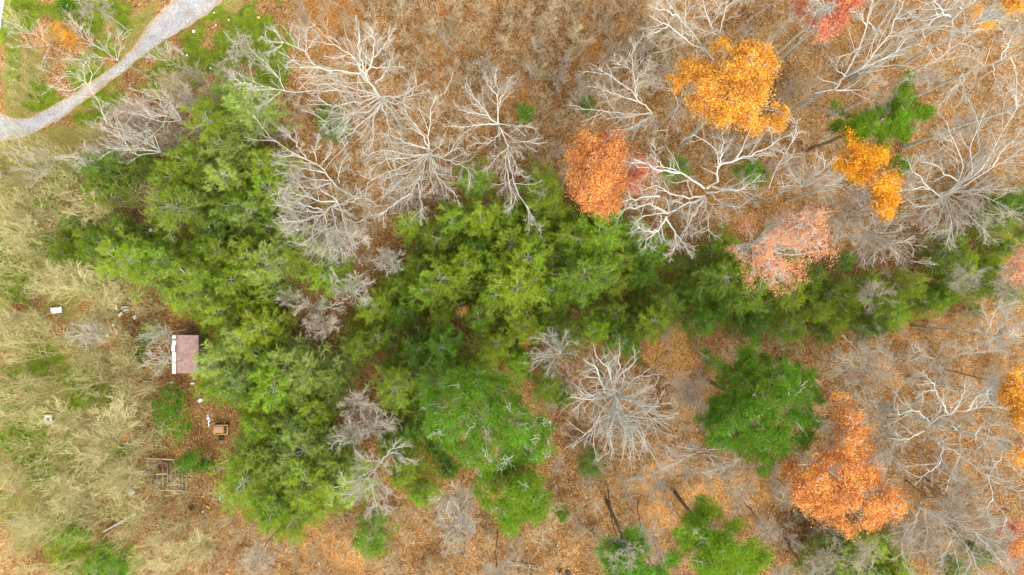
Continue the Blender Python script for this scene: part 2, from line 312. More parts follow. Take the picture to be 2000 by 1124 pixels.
DR = [tuple(np.array(DR)[min(len(DR)-1, int(round(k*(len(DR)-1)/(len(DL)-1))))]) for k in range(len(DL))]
strip('gravel_drive', DL, DR, 0.03, M['gravel'], 14)
M['asphalt'] = plain('asphalt', (0.15, 0.145, 0.145), 0.9, 0.15, 8)
strip('road', [(-260,-60),(-280,60),(-300,240)], [(19,-60),(1,60),(-24,240)], 0.05, M['asphalt'], 8)
strip('road_edge_line', [(12,-60),(-4,40),(-13,110),(-34,240)], [(18,-60),(4,40),(-5,110),(-27,240)], 0.058, M['white'], 1)

# loose leaves and grass, too many to count
def poly_in(poly, x, y):
    poly = np.asarray(poly, float); ins = np.zeros(np.shape(x), bool); j = len(poly)-1
    for i in range(len(poly)):
        xi, yi, xj, yj = *poly[i], *poly[j]
        with np.errstate(divide='ignore', invalid='ignore'):
            ins ^= ((yi > y) != (yj > y)) & (x < (xj-xi)*(y-yi)/(yj-yi) + xi)
        j = i
    return ins
def poly_dist(poly, x, y):
    poly = np.asarray(poly, float); d = np.full(np.shape(x), 1e9)
    for a, b in zip(poly, np.roll(poly, -1, 0)):
        ab = b-a; t = np.clip(((x-a[0])*ab[0]+(y-a[1])*ab[1])/max(ab@ab, 1e-9), 0, 1)
        d = np.minimum(d, np.hypot(x-a[0]-t*ab[0], y-a[1]-t*ab[1]))
    return d
DRIVE = DL + DR[::-1]
def leaf_quads(rng, C, size, upbias=0.0):
    n = len(C); nn = nrm(rng.normal(size=(n, 3)) + np.array([0, 0, upbias]))
    a = nrm(np.cross(nn, nrm(rng.normal(size=(n, 3))))); b2 = np.cross(nn, a)
    s = size*(0.6+0.8*rng.random((n, 1)))
    q = np.stack([C-a*s, C+b2*s*0.62+nn*s*0.15, C+a*s, C-b2*s*0.62+nn*s*0.15], 1)
    return q.reshape(-1, 3), np.arange(n*4).reshape(-1, 4)
def blades(rng, C, D, ln, wd):
    """one thin triangle from each C along D"""
    n = len(C); D = nrm(D); s = nrm(np.cross(D, rng.normal(size=(n, 3))))
    l = ln*(0.6+0.8*rng.random((n, 1)))
    q = np.stack([C - s*wd*0.5, C + s*wd*0.5, C + D*l], 1)
    return q.reshape(-1, 3), np.arange(n*3).reshape(-1, 3)
rng = np.random.default_rng(1)
n = 330000
px = rng.uniform(-100, 2100, n); py = rng.uniform(-80, 1200, n)
x, y = P2W(px, py); mkk = masks(x, y)
keep = (rng.random(n) > mkk['grass']*1.2 + 0.75*mkk['dry'] + 0.93*poly_in(DRIVE, px, py)) & (px > 22)
x, y = x[keep], y[keep]
V, F = leaf_quads(rng, np.stack([x, y, gz(x, y)+0.06+0.04*rng.random(len(x))], 1), 0.052, 1.5)
tag(link('fallen_leaves', mk_mesh('fallen_leaves', V, [F], False, [M['litter']])), kind='stuff')
def grass(name, key, material, n, ln, wd):
    px = rng.uniform(-60, 700 if key == 'grass' else 420, n); py = rng.uniform(-60, 1180, n); x, y = P2W(px, py); mk_ = masks(x, y); k = mk_[key] if key == 'grass' else mk_[key]*(1-0.85*mk_['grass'])
    kp = (rng.random(n) < k*1.1-0.1) & ~poly_in(DRIVE, px, py) & (px > 24 - py*0.15); x, y = x[kp], y[kp]
    D = np.stack([rng.normal(size=len(x))*0.8, rng.normal(size=len(x))*0.8, np.ones(len(x))*0.8], 1)
    V, F = blades(rng, np.stack([x, y, gz(x, y)], 1), D, ln, wd)
    tag(link(name, mk_mesh(name, V, [F], False, [material])), kind='stuff')
grass('grass', 'grass', M['grass'], 260000, 0.22, 0.05)
grass('dry_grass', 'dry', M['straw'], 80000, 0.45, 0.035)

# ------------------------------------------------------------------ bare trees
LAND = []                                   # landmarks that other things' labels are told from: phrase, px, py
def wpts(pp, z):
    x, y = P2W(pp[:, 0], pp[:, 1], z); return np.stack([x, y, z], 1)
def tree_from_limbs(name, label, cat, rng, fork, zf, limbs3, size, bw, bt, dens=1.0, group=None, base_shift=(0, 0), land=None, twig_r=1.0, leaf=None, twig_tail=True, leader=False):
    """limbs3: world polylines; a trunk is added from the ground to the fork"""
    fx, fy = P2W(fork[0], fork[1], zf); bx, by = float(fx)+base_shift[0], float(fy)+base_shift[1]
    bz = float(gz(bx, by)) - 0.1
    base = np.array([bx, by, bz])
    e = empty(name, base, label, cat, group)
    LP = np.stack([resample(l, 11) for l in limbs3])
    LP[:, 1:-1] += rng.normal(size=(len(LP), 9, 3))*0.075*np.minimum(1, size)
    Ls = np.linalg.norm(np.diff(LP, axis=1), axis=2).sum(1)
    r0 = np.clip(0.015*Ls, 0.048, 0.105)*size
    LR = r0[:, None]*(1-0.86*np.linspace(0, 1, 11)[None]**0.8)
    ft = np.array([fx, fy, zf]); tk = resample(np.array([base, base*0.45+ft*0.55 + np.array([rng.normal()*0.15, rng.normal()*0.15, 0]), ft]), 9)
    tk[1:-1, :2] += rng.normal(size=(7, 2))*0.05
    rb = 0.19*size; TR = np.linspace(rb*1.15, rb*0.66, 9); TR[0] *= 1.5; TR[1] *= 1.12
    L1 = np.linalg.norm(np.diff(LP, axis=1), axis=2).sum(1).mean()
    k = lambda v: max(1, int(round(v*dens)))
    S1 = spawn(rng, LP, LR, k(10), 0.2, 0.98, 0.60, 0.38, 7, 0.12, 0.03, rr=0.48, rmin=0.016*twig_r)
    S2 = spawn(rng, *S1, k(7), 0.15, 1.0, 0.65, 0.50, 5, 0.17, 0.04, rr=0.55, rmin=0.011*twig_r)
    S3 = spawn(rng, *S2, 3, 0.2, 1.0, 0.6, 0.6, 3, 0.14, 0.05, rr=0.6, rmin=0.007*twig_r, lmin=0.12)
    V, F = tubes([(tk[None]-base, TR[None], 9)])
    link('trunk', mk_mesh('trunk', V, F, True, [bt]), e)
    V, F = tubes([(LP-base, LR, 6), (S1[0]-base, S1[1], 4), (S2[0]-base, S2[1], 3), (S3[0]-base, S3[1], 3)])
    me = mk_mesh('branches', V, F, True, [bw, M['twig_grey'] if bw is not M['twig_tan'] else bw])
    me.polygons.foreach_set('material_index', np.repeat([0, 0, 1, 1], [len(f) for f in F]).astype(np.int32))
    link('branches', me, e)
    if land: LAND.append((land, fork[0], fork[1]))
    return e, base, S2
def limb_z(pp, fork, zf, zt, dmax):
    d = np.hypot(pp[:, 0]-fork[0], pp[:, 1]-fork[1])/dmax
    return zf + (zt-zf)*np.minimum(1.1, d)**0.8
def bare(label, fork, zf, zt, limbs, size=1.0, dens=1.0, seed=0, name='bare_tree', land=None, bw='bark_white', bt='bark_trunk', shift=(0, 0), twig=1.0, group=None):
    """limbs: list of polylines in photograph pixels"""
    rng = np.random.default_rng(seed+100)
    fork = np.asarray(fork, float)
    dm = max(np.hypot(*(np.asarray(l)-fork).T).max() for l in limbs)
    l3 = []
    for l in limbs:
        l = np.asarray(l, float)
        if np.hypot(*(l[0]-fork)) < 8: l = np.vstack([fork, l[1:]])
        l3.append(wpts(l, limb_z(l, fork, zf, zt*(0.94+0.1*rng.random()), dm)))
    return tree_from_limbs(name, label, 'bare tree', rng, fork, zf, l3, size, M[bw], M[bt], dens, group, shift, land, twig)
def fan(label, fork, zf, zt, tips, **k):
    """limbs run with a bend from the fork to each tip"""
    rng = np.random.default_rng(k.get('seed', 0)+7); fork = np.asarray(fork, float); ls = []
    for t in tips:
        t = np.asarray(t, float); v = t-fork; nrmv = np.array([-v[1], v[0]])
        b1, b2 = rng.normal()*0.10, rng.normal()*0.10
        ls.append([fork, fork+v*0.33+nrmv*b1, fork+v*0.68+nrmv*b2, t])
    return bare(label, fork, zf, zt, ls, **k)
def around(cx, cy, r, n, seed, sq=1.0):
    g = np.random.default_rng(seed); a = np.arange(n)*2*pi/n + g.normal(size=n)*0.25; rr = r*(0.65+0.45*g.random(n))
    return [(cx+rr[i]*math.cos(a[i]), cy+rr[i]*math.sin(a[i])*sq) for i in range(n)]
J = np.concatenate

bare('widest white-barked bare oak, its limbs sweeping over rusty scrub and brushwood', T(2, [(718, 560)])[0], 14, 25, [
    T(2, l) for l in ([(720,560),(680,510),(635,450),(605,380),(550,320),(470,270),(390,255)], [(635,450),(600,340),(590,280),(598,200),(595,130)],
    [(635,440),(660,370),(680,320),(720,290),(760,240),(780,200)], [(680,320),(682,210),(660,150)], [(660,390),(760,390),(840,385)],
    [(720,560),(610,430),(520,410),(430,410),(340,390),(250,390)], [(720,560),(600,520),(480,490),(380,485),(310,480)], [(720,560),(620,560),(520,530),(430,500),(400,470)],
    [(720,560),(600,590),(500,600),(420,610),(360,560)], [(720,560),(600,640),(500,680),(420,700),(360,700)], [(725,600),(640,690),(560,760),(480,830)], [(725,600),(680,680),(675,760),(665,850)],
    [(730,610),(765,720),(770,800)], [(720,560),(800,560),(870,540),(930,500),(925,460)], [(730,580),(830,610),(850,570),(910,540)], [(720,590),(640,640),(540,660),(440,760)], [(690,480),(750,420),(790,330)], [(605,380),(520,360),(480,330)])],
    1.05, 1.0, 1, land='the widest white-barked oak')
bare('slim bare tree reaching over green grass, beside the widest white oak', T(2, [(440,420)])[0], 13, 21, [
    T(2, l) for l in ([(440,420),(330,370),(285,300),(160,245),(80,150)], [(285,300),(290,220),(300,140)], [(330,370),(240,350),(170,360)], [(285,300),(330,240),(360,210)], [(160,245),(90,240),(30,210)], [(240,280),(250,190),(230,150)], [(160,245),(110,290),(60,310)])],
    0.75, 0.9, 2, land='the slim grass-side tree')
bare('bare tree with one long limb lying level, pointing at the gravel drive', T(2, [(470,520)])[0], 10, 20, [
    T(2, l) for l in ([(470,520),(350,525),(200,535),(110,515),(0,490),(-60,420)], [(170,530),(130,450),(60,370),(0,320)], [(140,530),(60,600),(20,610)], [(110,515),(40,520),(-40,515)], [(-20,490),(-90,480),(-160,430)], [(0,490),(-60,560)])],
    0.7, 0.9, 3, land='the level-limbed bare tree')
bare('pale bare oak with straight limbs radiating like a star, above brown litter', T(2, [(1000,890)])[0], 13, 23, [
    T(2, l) for l in ([(1000,890),(990,800),(1005,700),(1010,640),(1050,560),(1100,535)], [(1000,850),(960,780),(900,700),(850,660)], [(1000,860),(930,850),(880,830),(800,790),(720,770)],
    [(1000,890),(900,900),(780,870),(680,880),(620,910)], [(1000,890),(880,920),(760,920),(650,970)], [(1000,890),(860,960),(740,1000),(640,1060)], [(1000,890),(900,990),(820,1060),(760,1120)],
    [(1000,900),(930,1050),(890,1120),(850,1200)], [(1000,900),(1010,1050),(1030,1130)], [(1000,890),(1080,900),(1150,870),(1200,855)], [(1000,890),(1120,930),(1200,970),(1260,1020)],
    [(1000,900),(1050,1030),(1100,1080),(1150,1115)], [(1000,890),(1060,850),(1090,780)], [(900,990),(800,1010),(720,1050)], [(930,1050),(960,1180),(950,1270)], [(890,1120),(760,1200),(700,1260)], [(950,1020),(870,1100),(820,1180)])],
    0.95, 1.0, 4, land='the star-shaped bare oak')
bare('white bare tree whose longest twigs hang over the brown clearing', T(2, [(1400,715)])[0], 12, 21, [
    T(2, l) for l in ([(1390,710),(1340,670),(1250,655),(1160,635)], [(1390,710),(1280,720),(1180,735),(1110,725)], [(1395,700),(1395,620),(1400,520),(1380,430)], [(1350,680),(1290,600),(1210,480)], [(1400,715),(1480,725),(1600,735)],
    [(1410,740),(1480,810),(1560,820),(1630,835)], [(1410,740),(1460,850),(1440,950),(1440,1050)], [(1450,830),(1540,905)], [(1470,880),(1500,960),(1545,1030)], [(1420,760),(1350,830),(1260,830)], [(1460,850),(1380,920),(1330,990)],
    [(1455,900),(1490,1060),(1560,1200),(1620,1280)], [(1450,980),(1475,1130),(1470,1240)], [(1400,600),(1450,520),(1470,440)], [(1395,560),(1340,500),(1320,430)])],
    0.85, 0.9, 5, land='the brown-clearing white tree')
bare('bare tree with forward-swept limbs between white oak and pine belt', T(2, [(465,1080)])[0], 12, 21, [
    T(2, l) for l in ([(470,1075),(430,1030),(370,960),(290,920),(200,880),(110,820),(60,790)], [(350,930),(340,870),(355,790)], [(400,1000),(300,980),(200,960),(100,940)], [(480,1060),(480,1000),(520,970),(560,985)], [(480,1000),(500,940),(522,890)], [(440,1040),(340,1040),(240,1010),(150,1000)], [(430,1060),(330,1090),(220,1080),(140,1090)], [(290,920),(230,830),(150,740)], [(370,960),(420,900),(440,840)])],
    0.8, 1.0, 6, land='the swept-limbed bare tree')
bare('bone-white twin crowned bare oak at the edge of the pine belt', T(6, [(440,100)])[0], 12, 22, [
    T(6, l) for l in ([(440,100),(475,70),(400,20),(320,-30)], [(470,70),(500,150),(560,190),(640,180)], [(500,130),(520,250),(590,320)], [(440,100),(560,70),(650,20)], [(470,70),(380,70),(260,30),(140,20)], [(440,100),(390,140),(330,210),(320,290),(270,330)],
    [(395,140),(400,200),(410,290),(430,390)], [(390,140),(280,180),(150,190)], [(390,130),(250,130),(130,100)], [(380,120),(250,80),(120,50)], [(330,210),(240,240),(180,260)], [(330,150),(220,200),(160,220)], [(440,100),(460,220),(520,300),(550,380)], [(520,250),(600,260),(640,300)], [(460,160),(470,300),(500,380)])],
    0.95, 1.15, 7, land='the twin-crowned white oak')
bare('bare tree with three limbs spread like a hand, left of golden crown', T(3, [(810,655)])[0], 13, 22, [
    T(3, l) for l in ([(800,650),(740,590),(690,530),(600,460),(500,400)], [(720,560),(705,430),(690,340),(700,250)], [(800,650),(650,660),(540,640),(360,630)], [(740,590),(640,560),(470,500)], [(800,655),(690,670),(540,690)], [(800,660),(830,740)], [(800,660),(770,760)], [(780,690),(690,740),(560,760)],
    [(705,430),(640,380),(580,350)], [(710,470),(770,420),(800,340)], [(720,500),(760,470),(860,455)])], 0.8, 1.0, 8, land='the hand-shaped bare tree')
bare('tall pale forked tree rising behind the top of golden crown', T(3, [(1165,350)])[0], 15, 27, [
    T(3, l) for l in ([(1165,350),(1070,230),(1000,150),(920,40),(870,-40)], [(1110,300),(1020,240),(900,150),(790,90)], [(960,90),(880,60),(800,40)], [(1000,150),(1010,60),(1000,-30)], [(900,150),(840,190),(780,170)], [(1070,230),(1010,190),(930,210)])], 0.95, 0.9, 9, land='the tall forked tree')
bare('bare tree with upright twin stems touching the upper edge', T(3, [(1180,230)])[0], 17, 27, [
    T(3, l) for l in ([(1180,230),(1140,120),(1110,40),(1070,-60)], [(1180,230),(1230,80),(1245,0),(1250,-80)], [(1180,200),(1100,170),(1040,160)], [(1240,40),(1290,10),(1330,-20)], [(1150,150),(1190,90),(1200,20)], [(1170,210),(1140,240)])], 0.8, 0.8, 10)
bare('crooked bare tree with kinked stem between hand-shaped tree and golden crown', T(3, [(960,610)])[0], 11, 21, [
    T(3, l) for l in ([(960,610),(940,530),(860,490),(850,400),(780,340)], [(940,540),(930,420),(890,350),(850,240)], [(960,610),(1010,640),(1060,660)], [(960,610),(930,680),(890,760)], [(860,490),(770,470)], [(960,610),(1000,580),(1030,570)])], 0.65, 0.9, 11)
bare('great crooked bare oak with heavy zigzag limbs over dark pine tops', T(7, [(1112,40)])[0], 13, 24, [
    T(3, [(1125,1090),(1180,1060),(1195,950),(1180,860),(1110,810),(1040,775)]), T(3, [(1190,960),(1300,920),(1400,890),(1490,850),(1560,800)]), T(3, [(1160,1080),(1300,1105),(1380,1060),(1440,1010)]),
    T(3, [(1110,1090),(1060,1050),(970,1000),(880,960),(720,970)]), T(3, [(870,960),(830,920),(815,830)]), T(3, [(970,1000),(850,990),(780,940),(700,920)]), T(3, [(1195,950),(1220,840),(1215,770)]), T(3, [(1300,920),(1330,860),(1410,810)]),
    T(7, [(1110,40),(1000,90),(900,140),(800,140),(720,180)]), T(7, [(890,160),(840,240),(780,290),(770,350)]), T(7, [(890,170),(950,260),(940,340),(915,385)]), T(7, [(950,260),(1000,320),(1035,385)]), T(7, [(1110,50),(1060,140),(1000,230),(980,270)]),
    T(7, [(1115,60),(1130,170),(1155,260)]), T(7, [(1105,50),(1020,50),(900,20),(830,-20),(750,10)]), T(7, [(1125,20),(1250,0),(1330,20),(1400,60)]), T(7, [(900,140),(790,80),(680,110),(630,140)]), T(7, [(850,40),(750,50),(640,70)]), T(7, [(840,240),(760,240),(700,200)]),
    T(7, [(1120,70),(1180,120),(1240,170)]), T(7, [(1150,30),(1230,90),(1330,110)]), T(7, [(1000,90),(930,60),(900,110)]), T(7, [(860,150),(870,270),(910,330)])], 1.25, 1.0, 12, land='the great crooked oak')
bare('large bare tree fanned out like a broom beside the tall yellow crown', T(8, [(1010,20)])[0], 13, 25, [
    T(4, [(1000,1140),(1100,1050),(1130,930),(1060,800),(1030,690)]), T(4, [(1000,1140),(1180,1000),(1170,850),(1220,740),(1250,640)]), T(4, [(1000,1140),(1230,990),(1300,850),(1400,700),(1450,600)]), T(4, [(1000,1140),(1260,1000),(1380,920),(1500,840)]),
    T(4, [(1100,1050),(960,950),(870,930)]), T(4, [(1000,1140),(900,1080),(740,1110)]), T(4, [(930,1090),(830,980),(800,900)]), T(4, [(1060,820),(960,770)]), T(4, [(1150,960),(1220,860),(1220,760)]), T(4, [(1300,960),(1420,800),(1490,740)]),
    T(8, [(1010,20),(980,80),(830,110)]), T(8, [(1010,20),(1000,160),(940,240)]), T(8, [(1010,20),(1080,130),(1140,240)]), T(8, [(1010,20),(1150,60),(1230,130),(1370,190)]), T(8, [(1010,20),(1200,20),(1340,90),(1400,130)]), T(8, [(1010,20),(1060,180),(1050,300)]), T(8, [(1010,20),(1160,140),(1260,250)]), T(8, [(1010,20),(1250,0),(1400,0)]), T(8, [(1000,60),(910,130),(880,190)])],
    1.0, 1.1, 13, land='the broom-shaped bare tree')
bare('tall leaning pale tree with ladder-like limbs above the green conifer', T(4, [(420,460)])[0], 15, 29, [
    T(4, l) for l in ([(420,460),(500,420),(560,380),(600,330),(680,220),(740,110),(790,-10)], [(440,440),(520,300),(570,160),(610,-10)], [(560,380),(650,350),(730,310),(800,230),(850,200)], [(540,270),(480,310),(370,340)], [(570,160),(540,90),(490,60)], [(680,220),(760,190),(830,170)], [(600,330),(680,300),(750,320)], [(740,110),(790,110),(860,90)], [(420,460),(380,530),(480,520),(640,540)], [(450,440),(400,400),(370,340)], [(580,130),(650,180),(680,140)], [(520,420),(600,430),(650,480)])], 1.15, 0.9, 14, land='the leaning ladder-limbed tree')
bare('thick grey trunk slanting off the upper right corner, long and bare', T(4, [(1060,110)])[0], 20, 30, [
    T(4, l) for l in ([(1060,110),(1130,50),(1220,-20),(1320,-90)], [(1110,70),(1120,0),(1130,-60)], [(1060,110),(1060,200),(1040,270)], [(1080,100),(1000,60),(960,0)])], 1.3, 0.7, 15)
bare('second slanting grey trunk just inside the thick corner trunk', T(4, [(950,120)])[0], 19, 29, [
    T(4, l) for l in ([(950,120),(1040,50),(1130,-20),(1200,-70)], [(980,100),(960,20),(1000,-50)], [(950,120),(900,180),(910,230)])], 0.9, 0.7, 16)
bare('bare tree with one very long straight limb over rusty ground, right of leaning tree', T(4, [(820,430)])[0], 18, 27, [
    T(4, l) for l in ([(820,430),(970,350),(1120,240),(1200,190)], [(970,350),(920,280),(880,270)], [(1050,290),(1050,220),(1080,170)], [(900,390),(960,410),(1000,470)], [(830,420),(900,440),(950,480)], [(1100,250),(1180,270),(1230,330)], [(880,400),(850,460),(790,470)])], 0.75, 1.0, 17)
bare('long grey trunk with claw-like twigs, slanting to the right-hand edge', T(4, [(1120,430)])[0], 18, 29, [
    T(4, l) for l in ([(1120,430),(1300,370),(1400,335),(1520,290)], [(1120,430),(1130,520),(1160,590)], [(1300,370),(1310,460),(1340,520)], [(1350,350),(1380,270),(1420,200),(1480,170)], [(1200,400),(1170,390),(1110,390)], [(1400,330),(1430,430),(1430,600)], [(1380,280),(1360,180),(1330,160)], [(1130,450),(1090,500),(1030,540)], [(1250,390),(1200,340),(1140,310)])], 0.95, 0.9, 18)
bare('plain grey trunk crossing to the right edge above the broom-shaped tree', T(4, [(1440,615)])[0], 20, 29, [
    T(4, l) for l in ([(1440,615),(1560,560),(1700,500)], [(1500,590),(1560,640),(1640,650)], [(1440,615),(1420,540),(1400,500)])], 1.0, 0.7, 19)
bare('pale trunk thrust out of the red crown at the upper edge', T(4, [(275,105)])[0], 17, 25, [
    T(4, l) for l in ([(275,105),(320,40),(345,10)], [(330,35),(360,48),(385,38)], [(310,40),(295,5),(280,-30)], [(275,105),(240,70),(230,30)])], 0.85, 0.7, 20)
fan('broad white bare tree like an open fan, rooted in orange leaf litter', (1203, 772), 12, 23, [tuple(p) for p in T(11, [(440,300),(520,330),(590,440),(640,450),(720,420),(790,420),(770,370),(870,310),(880,210),(830,30),(400,60),(330,100),(350,190),(400,330),(470,390),(680,430),(840,250),(860,150),(560,420),(700,330),(640,330)])] + [tuple(p) for p in T(7, [(410,980),(480,960),(540,1000),(620,960),(720,980),(800,1080),(440,1090),(660,1020)])],
    size=1.15, dens=0.68, seed=21, land='the open-fan white tree')
fan('small bright white bare tree against dark pines, near the open-fan tree', (1095, 690), 9, 14, [tuple(p) for p in T(7, [(100,950),(90,1010),(150,850),(210,810),(250,850),(320,830),(380,880),(370,960),(320,1060),(200,1050),(250,1090),(140,980)])], size=0.55, dens=0.8, seed=22, land='the small white tree')
bare('forked pale tree growing out of pine tops near the lower edge', T(10, [(725,465)])[0], 10, 19, [
    T(10, l) for l in ([(725,465),(690,510),(580,570),(510,590)], [(690,510),(600,620),(520,680)], [(685,530),(670,620),(690,690),(720,740)], [(695,530),(720,600),(760,640),(800,660)], [(725,465),(640,460),(570,430)], [(725,465),(740,500),(760,520)], [(725,465),(780,400),(850,380)], [(770,410),(840,430),(900,460)], [(670,600),(600,660),(570,710)], [(690,690),(660,760),(640,780)], [(760,640),(740,700),(760,770)])], 0.75, 1.0, 23, land='the lower forked tree')
fan('whitish many-stemmed small tree in a brown gap of the pines', T(10, [(545,310)])[0], 7, 13, [tuple(p) for p in T(10, [(460,360),(450,320),(480,380),(540,230),(570,260),(600,290),(520,260),(580,370),(610,320),(500,300)])], size=0.5, dens=0.8, seed=24)
fan('thin grey small tree above the whitish many-stemmed one', T(10, [(560,140)])[0], 7, 13, [tuple(p) for p in T(10, [(490,150),(520,220),(590,90),(630,50),(640,130),(690,130),(610,180),(540,100)])], size=0.45, dens=0.8, seed=25)
fan('pale lichen-grey small tree right of the whitish many-stemmed one', T(10, [(690,255)])[0], 7, 13, [tuple(p) for p in T(10, [(620,230),(640,310),(700,190),(760,210),(770,270),(720,320),(800,240),(650,270),(600,300)])], size=0.45, dens=0.9, seed=26)
fan('dry pale bush-like bare tree low in the brown strip', T(10, [(1165,850)])[0], 9, 16, [tuple(p) for p in T(10, [(1070,790),(1090,840),(1080,900),(1140,990),(1200,760),(1160,700),(1230,900),(1260,840),(1120,950),(1100,740),(1170,940),(1240,770)])], size=0.55, dens=0.9, seed=27, twig=1.1, land='the dry pale bush-like tree')
fan('dry brownish bare tree above the pale bush-like one', T(10, [(1170,690)])[0], 9, 15, [tuple(p) for p in T(10, [(1050,690),(1080,760),(1150,610),(1230,620),(1290,650),(1260,720),(1200,790),(1110,650),(1030,740)])], size=0.5, dens=0.9, seed=28)
fan('rounded white bare tree set in the green between two pine masses', T(6, [(530,575)])[0], 8, 13, [tuple(p) for p in T(6, [(430,540),(450,490),(540,500),(590,490),(660,550),(650,620),(635,660),(520,640),(470,600),(610,640)])], size=0.55, dens=0.8, seed=29, land='the rounded white tree')
fan('small pale round bare tree just above the rounded white tree', T(6, [(770,395)])[0], 7, 12, [tuple(p) for p in T(6, [(680,410),(710,350),(770,345),(830,380),(830,440),(760,475),(700,440),(800,460)])], size=0.45, dens=0.8, seed=30)
fan('flat pale twiggy tree lying across a brown gap in the pine belt', T(6, [(330,670)])[0], 7, 12, [tuple(p) for p in T(6, [(210,680),(240,710),(280,650),(390,655),(470,665),(400,690),(300,720)])], size=0.45, dens=0.8, seed=31)
fan('wispy brown-grey bare tree below the flat twiggy one', T(6, [(370,790)])[0], 7, 12, [tuple(p) for p in T(6, [(290,770),(310,840),(340,730),(420,740),(460,790),(430,840),(370,850),(310,800)])], size=0.4, dens=0.9, seed=32, bw='twig_grey')
fan('little pale twiggy tree at the corner of the flat one', T(6, [(180,620)])[0], 6, 10, [tuple(p) for p in T(6, [(120,640),(150,590),(200,580),(260,610),(230,650),(160,660)])], size=0.4, dens=0.8, seed=33)
# lower right
bare('heavy grey tree with dark leaning trunk and looping limbs, lower right', T(12, [(945,240)])[0], 13, 24, [
    T(12, l) for l in ([(945,240),(1000,200),(1150,170),(1290,150)], [(1040,190),(970,60),(935,-10)], [(945,240),(910,270),(920,320),(1010,370)], [(945,240),(860,170),(740,190)], [(1060,190),(1130,90),(1140,0)], [(1150,170),(1210,90),(1270,70),(1280,120)], [(970,60),(900,60),(890,110)], [(900,290),(830,330),(740,340)], [(950,230),(1000,150),(1010,80)])], 1.0, 0.9, 34, land='the heavy grey looping tree')
bare('grey tree with long limbs streaming to the lower right edge', T(12, [(1105,290)])[0], 13, 26, [
    T(12, l) for l in ([(1105,290),(1200,340),(1350,430),(1420,510),(1479,560)], [(1105,290),(1300,320),(1420,370),(1540,440)], [(1110,300),(1110,440),(1060,540),(1040,580)], [(1110,430),(1010,370),(960,330)], [(1120,440),(1270,560),(1310,700),(1380,800)], [(1250,370),(1180,410),(1130,440)], [(1270,560),(1380,620),(1479,640)], [(1200,340),(1230,260),(1350,250),(1440,300)], [(1300,680),(1260,760),(1300,840)], [(1105,290),(1060,260),(1000,290)], [(1350,430),(1300,500),(1210,490)], [(1380,800),(1350,860),(1420,910)], [(1250,370),(1280,280),(1290,180)], [(1010,380),(990,490),(920,540),(860,560)])], 1.0, 1.0, 35, land='the streaming-limbed grey tree')
bare('low grey tree with drooping limbs under the lower end of orange crown', T(12, [(870,725)])[0], 11, 24, [
    T(12, l) for l in ([(870,725),(860,800),(790,880),(770,980),(790,1080)], [(870,725),(1000,800),(1060,920),(1100,1050),(1110,1140)], [(1000,800),(1150,960),(1210,1080),(1250,1150)], [(900,740),(920,880),(900,1000)], [(870,725),(1050,790),(1200,880),(1340,930)], [(1060,920),(1010,1020),(1000,1120)], [(860,800),(830,860),(840,960)], [(1150,960),(1170,1060),(1140,1130)], [(1200,880),(1300,1000),(1380,1110)], [(920,760),(990,900),(1000,980)], [(1050,790),(1130,820),(1200,800)])], 0.95, 1.0, 36, land='the drooping grey tree')
fan('grey fine-twigged tree filling the gap right of the orange crown', T(12, [(680,230)])[0], 13, 22, [tuple(p) for p in T(12, [(690,520),(780,530),(640,470),(600,330),(760,260),(830,130),(620,140),(700,120),(540,110),(800,380),(720,420),(560,260),(640,390),(820,210),(750,60)])], size=0.7, dens=0.9, seed=37, bw='twig_grey', land='the fine-twigged grey tree')
fan('slender grey tree with upright spread twigs below the eastern pines', T(8, [(560,1050)])[0], 12, 20, [tuple(p) for p in T(8, [(440,960),(490,900),(600,930),(690,950),(720,1040),(690,1130),(560,1160),(480,1130),(420,1050),(640,890),(640,1130)])], size=0.55, dens=0.9, seed=38, bw='twig_grey')
fan('bare tree with fern-like twigs at the salmon crown\'s right side', T(8, [(560,260)])[0], 12, 20, [tuple(p) for p in T(8, [(480,290),(560,410),(640,170),(730,190),(790,230),(860,330),(740,360),(820,280),(680,400),(540,380),(620,420),(890,430)])], size=0.6, dens=0.9, seed=39, land='the fern-twigged bare tree')
fan('pinkish-grey bare tree between salmon crown and tall yellow crown', T(8, [(440,120)])[0], 13, 20, [tuple(p) for p in T(8, [(400,260),(380,180),(480,20),(560,60),(590,140),(520,210),(420,300),(600,20),(350,60),(500,250)])], size=0.5, dens=1.0, seed=40, bw='twig_grey')
fan('bare tree with white fanned branches pouring into the salmon crown', T(4, [(190,1080)])[0], 14, 23, [tuple(p) for p in T(4, [(280,980),(340,920),(380,1010),(260,950),(120,1000),(60,1080),(400,1070),(200,960)])], size=0.6, dens=0.9, seed=41)
bare('thin white stem running up past the crooked oak\'s right limbs', T(4, [(5,1090)])[0], 15, 24, [T(4, [(5,1090),(40,990),(90,900),(150,800),(190,790)]), T(4, [(40,990),(100,960),(160,870)]), T(4, [(90,900),(70,840),(20,830)]), T(4, [(150,800),(170,740),(150,680)])], 0.6, 0.8, 42)
bare('bare tree with long horizontal twigs right of the last eastern pines', T(8, [(1230,830)])[0], 13, 23, [T(8, l) for l in ([(1230,830),(1330,850),(1479,860),(1560,880)], [(1260,830),(1290,760),(1310,700),(1370,650)], [(1300,840),(1380,770),(1360,700)], [(1400,850),(1440,780),(1479,760)], [(1230,830),(1200,800),(1250,770)], [(1330,850),(1260,890),(1210,890)], [(1420,855),(1390,800)])], 0.6, 1.0, 43)
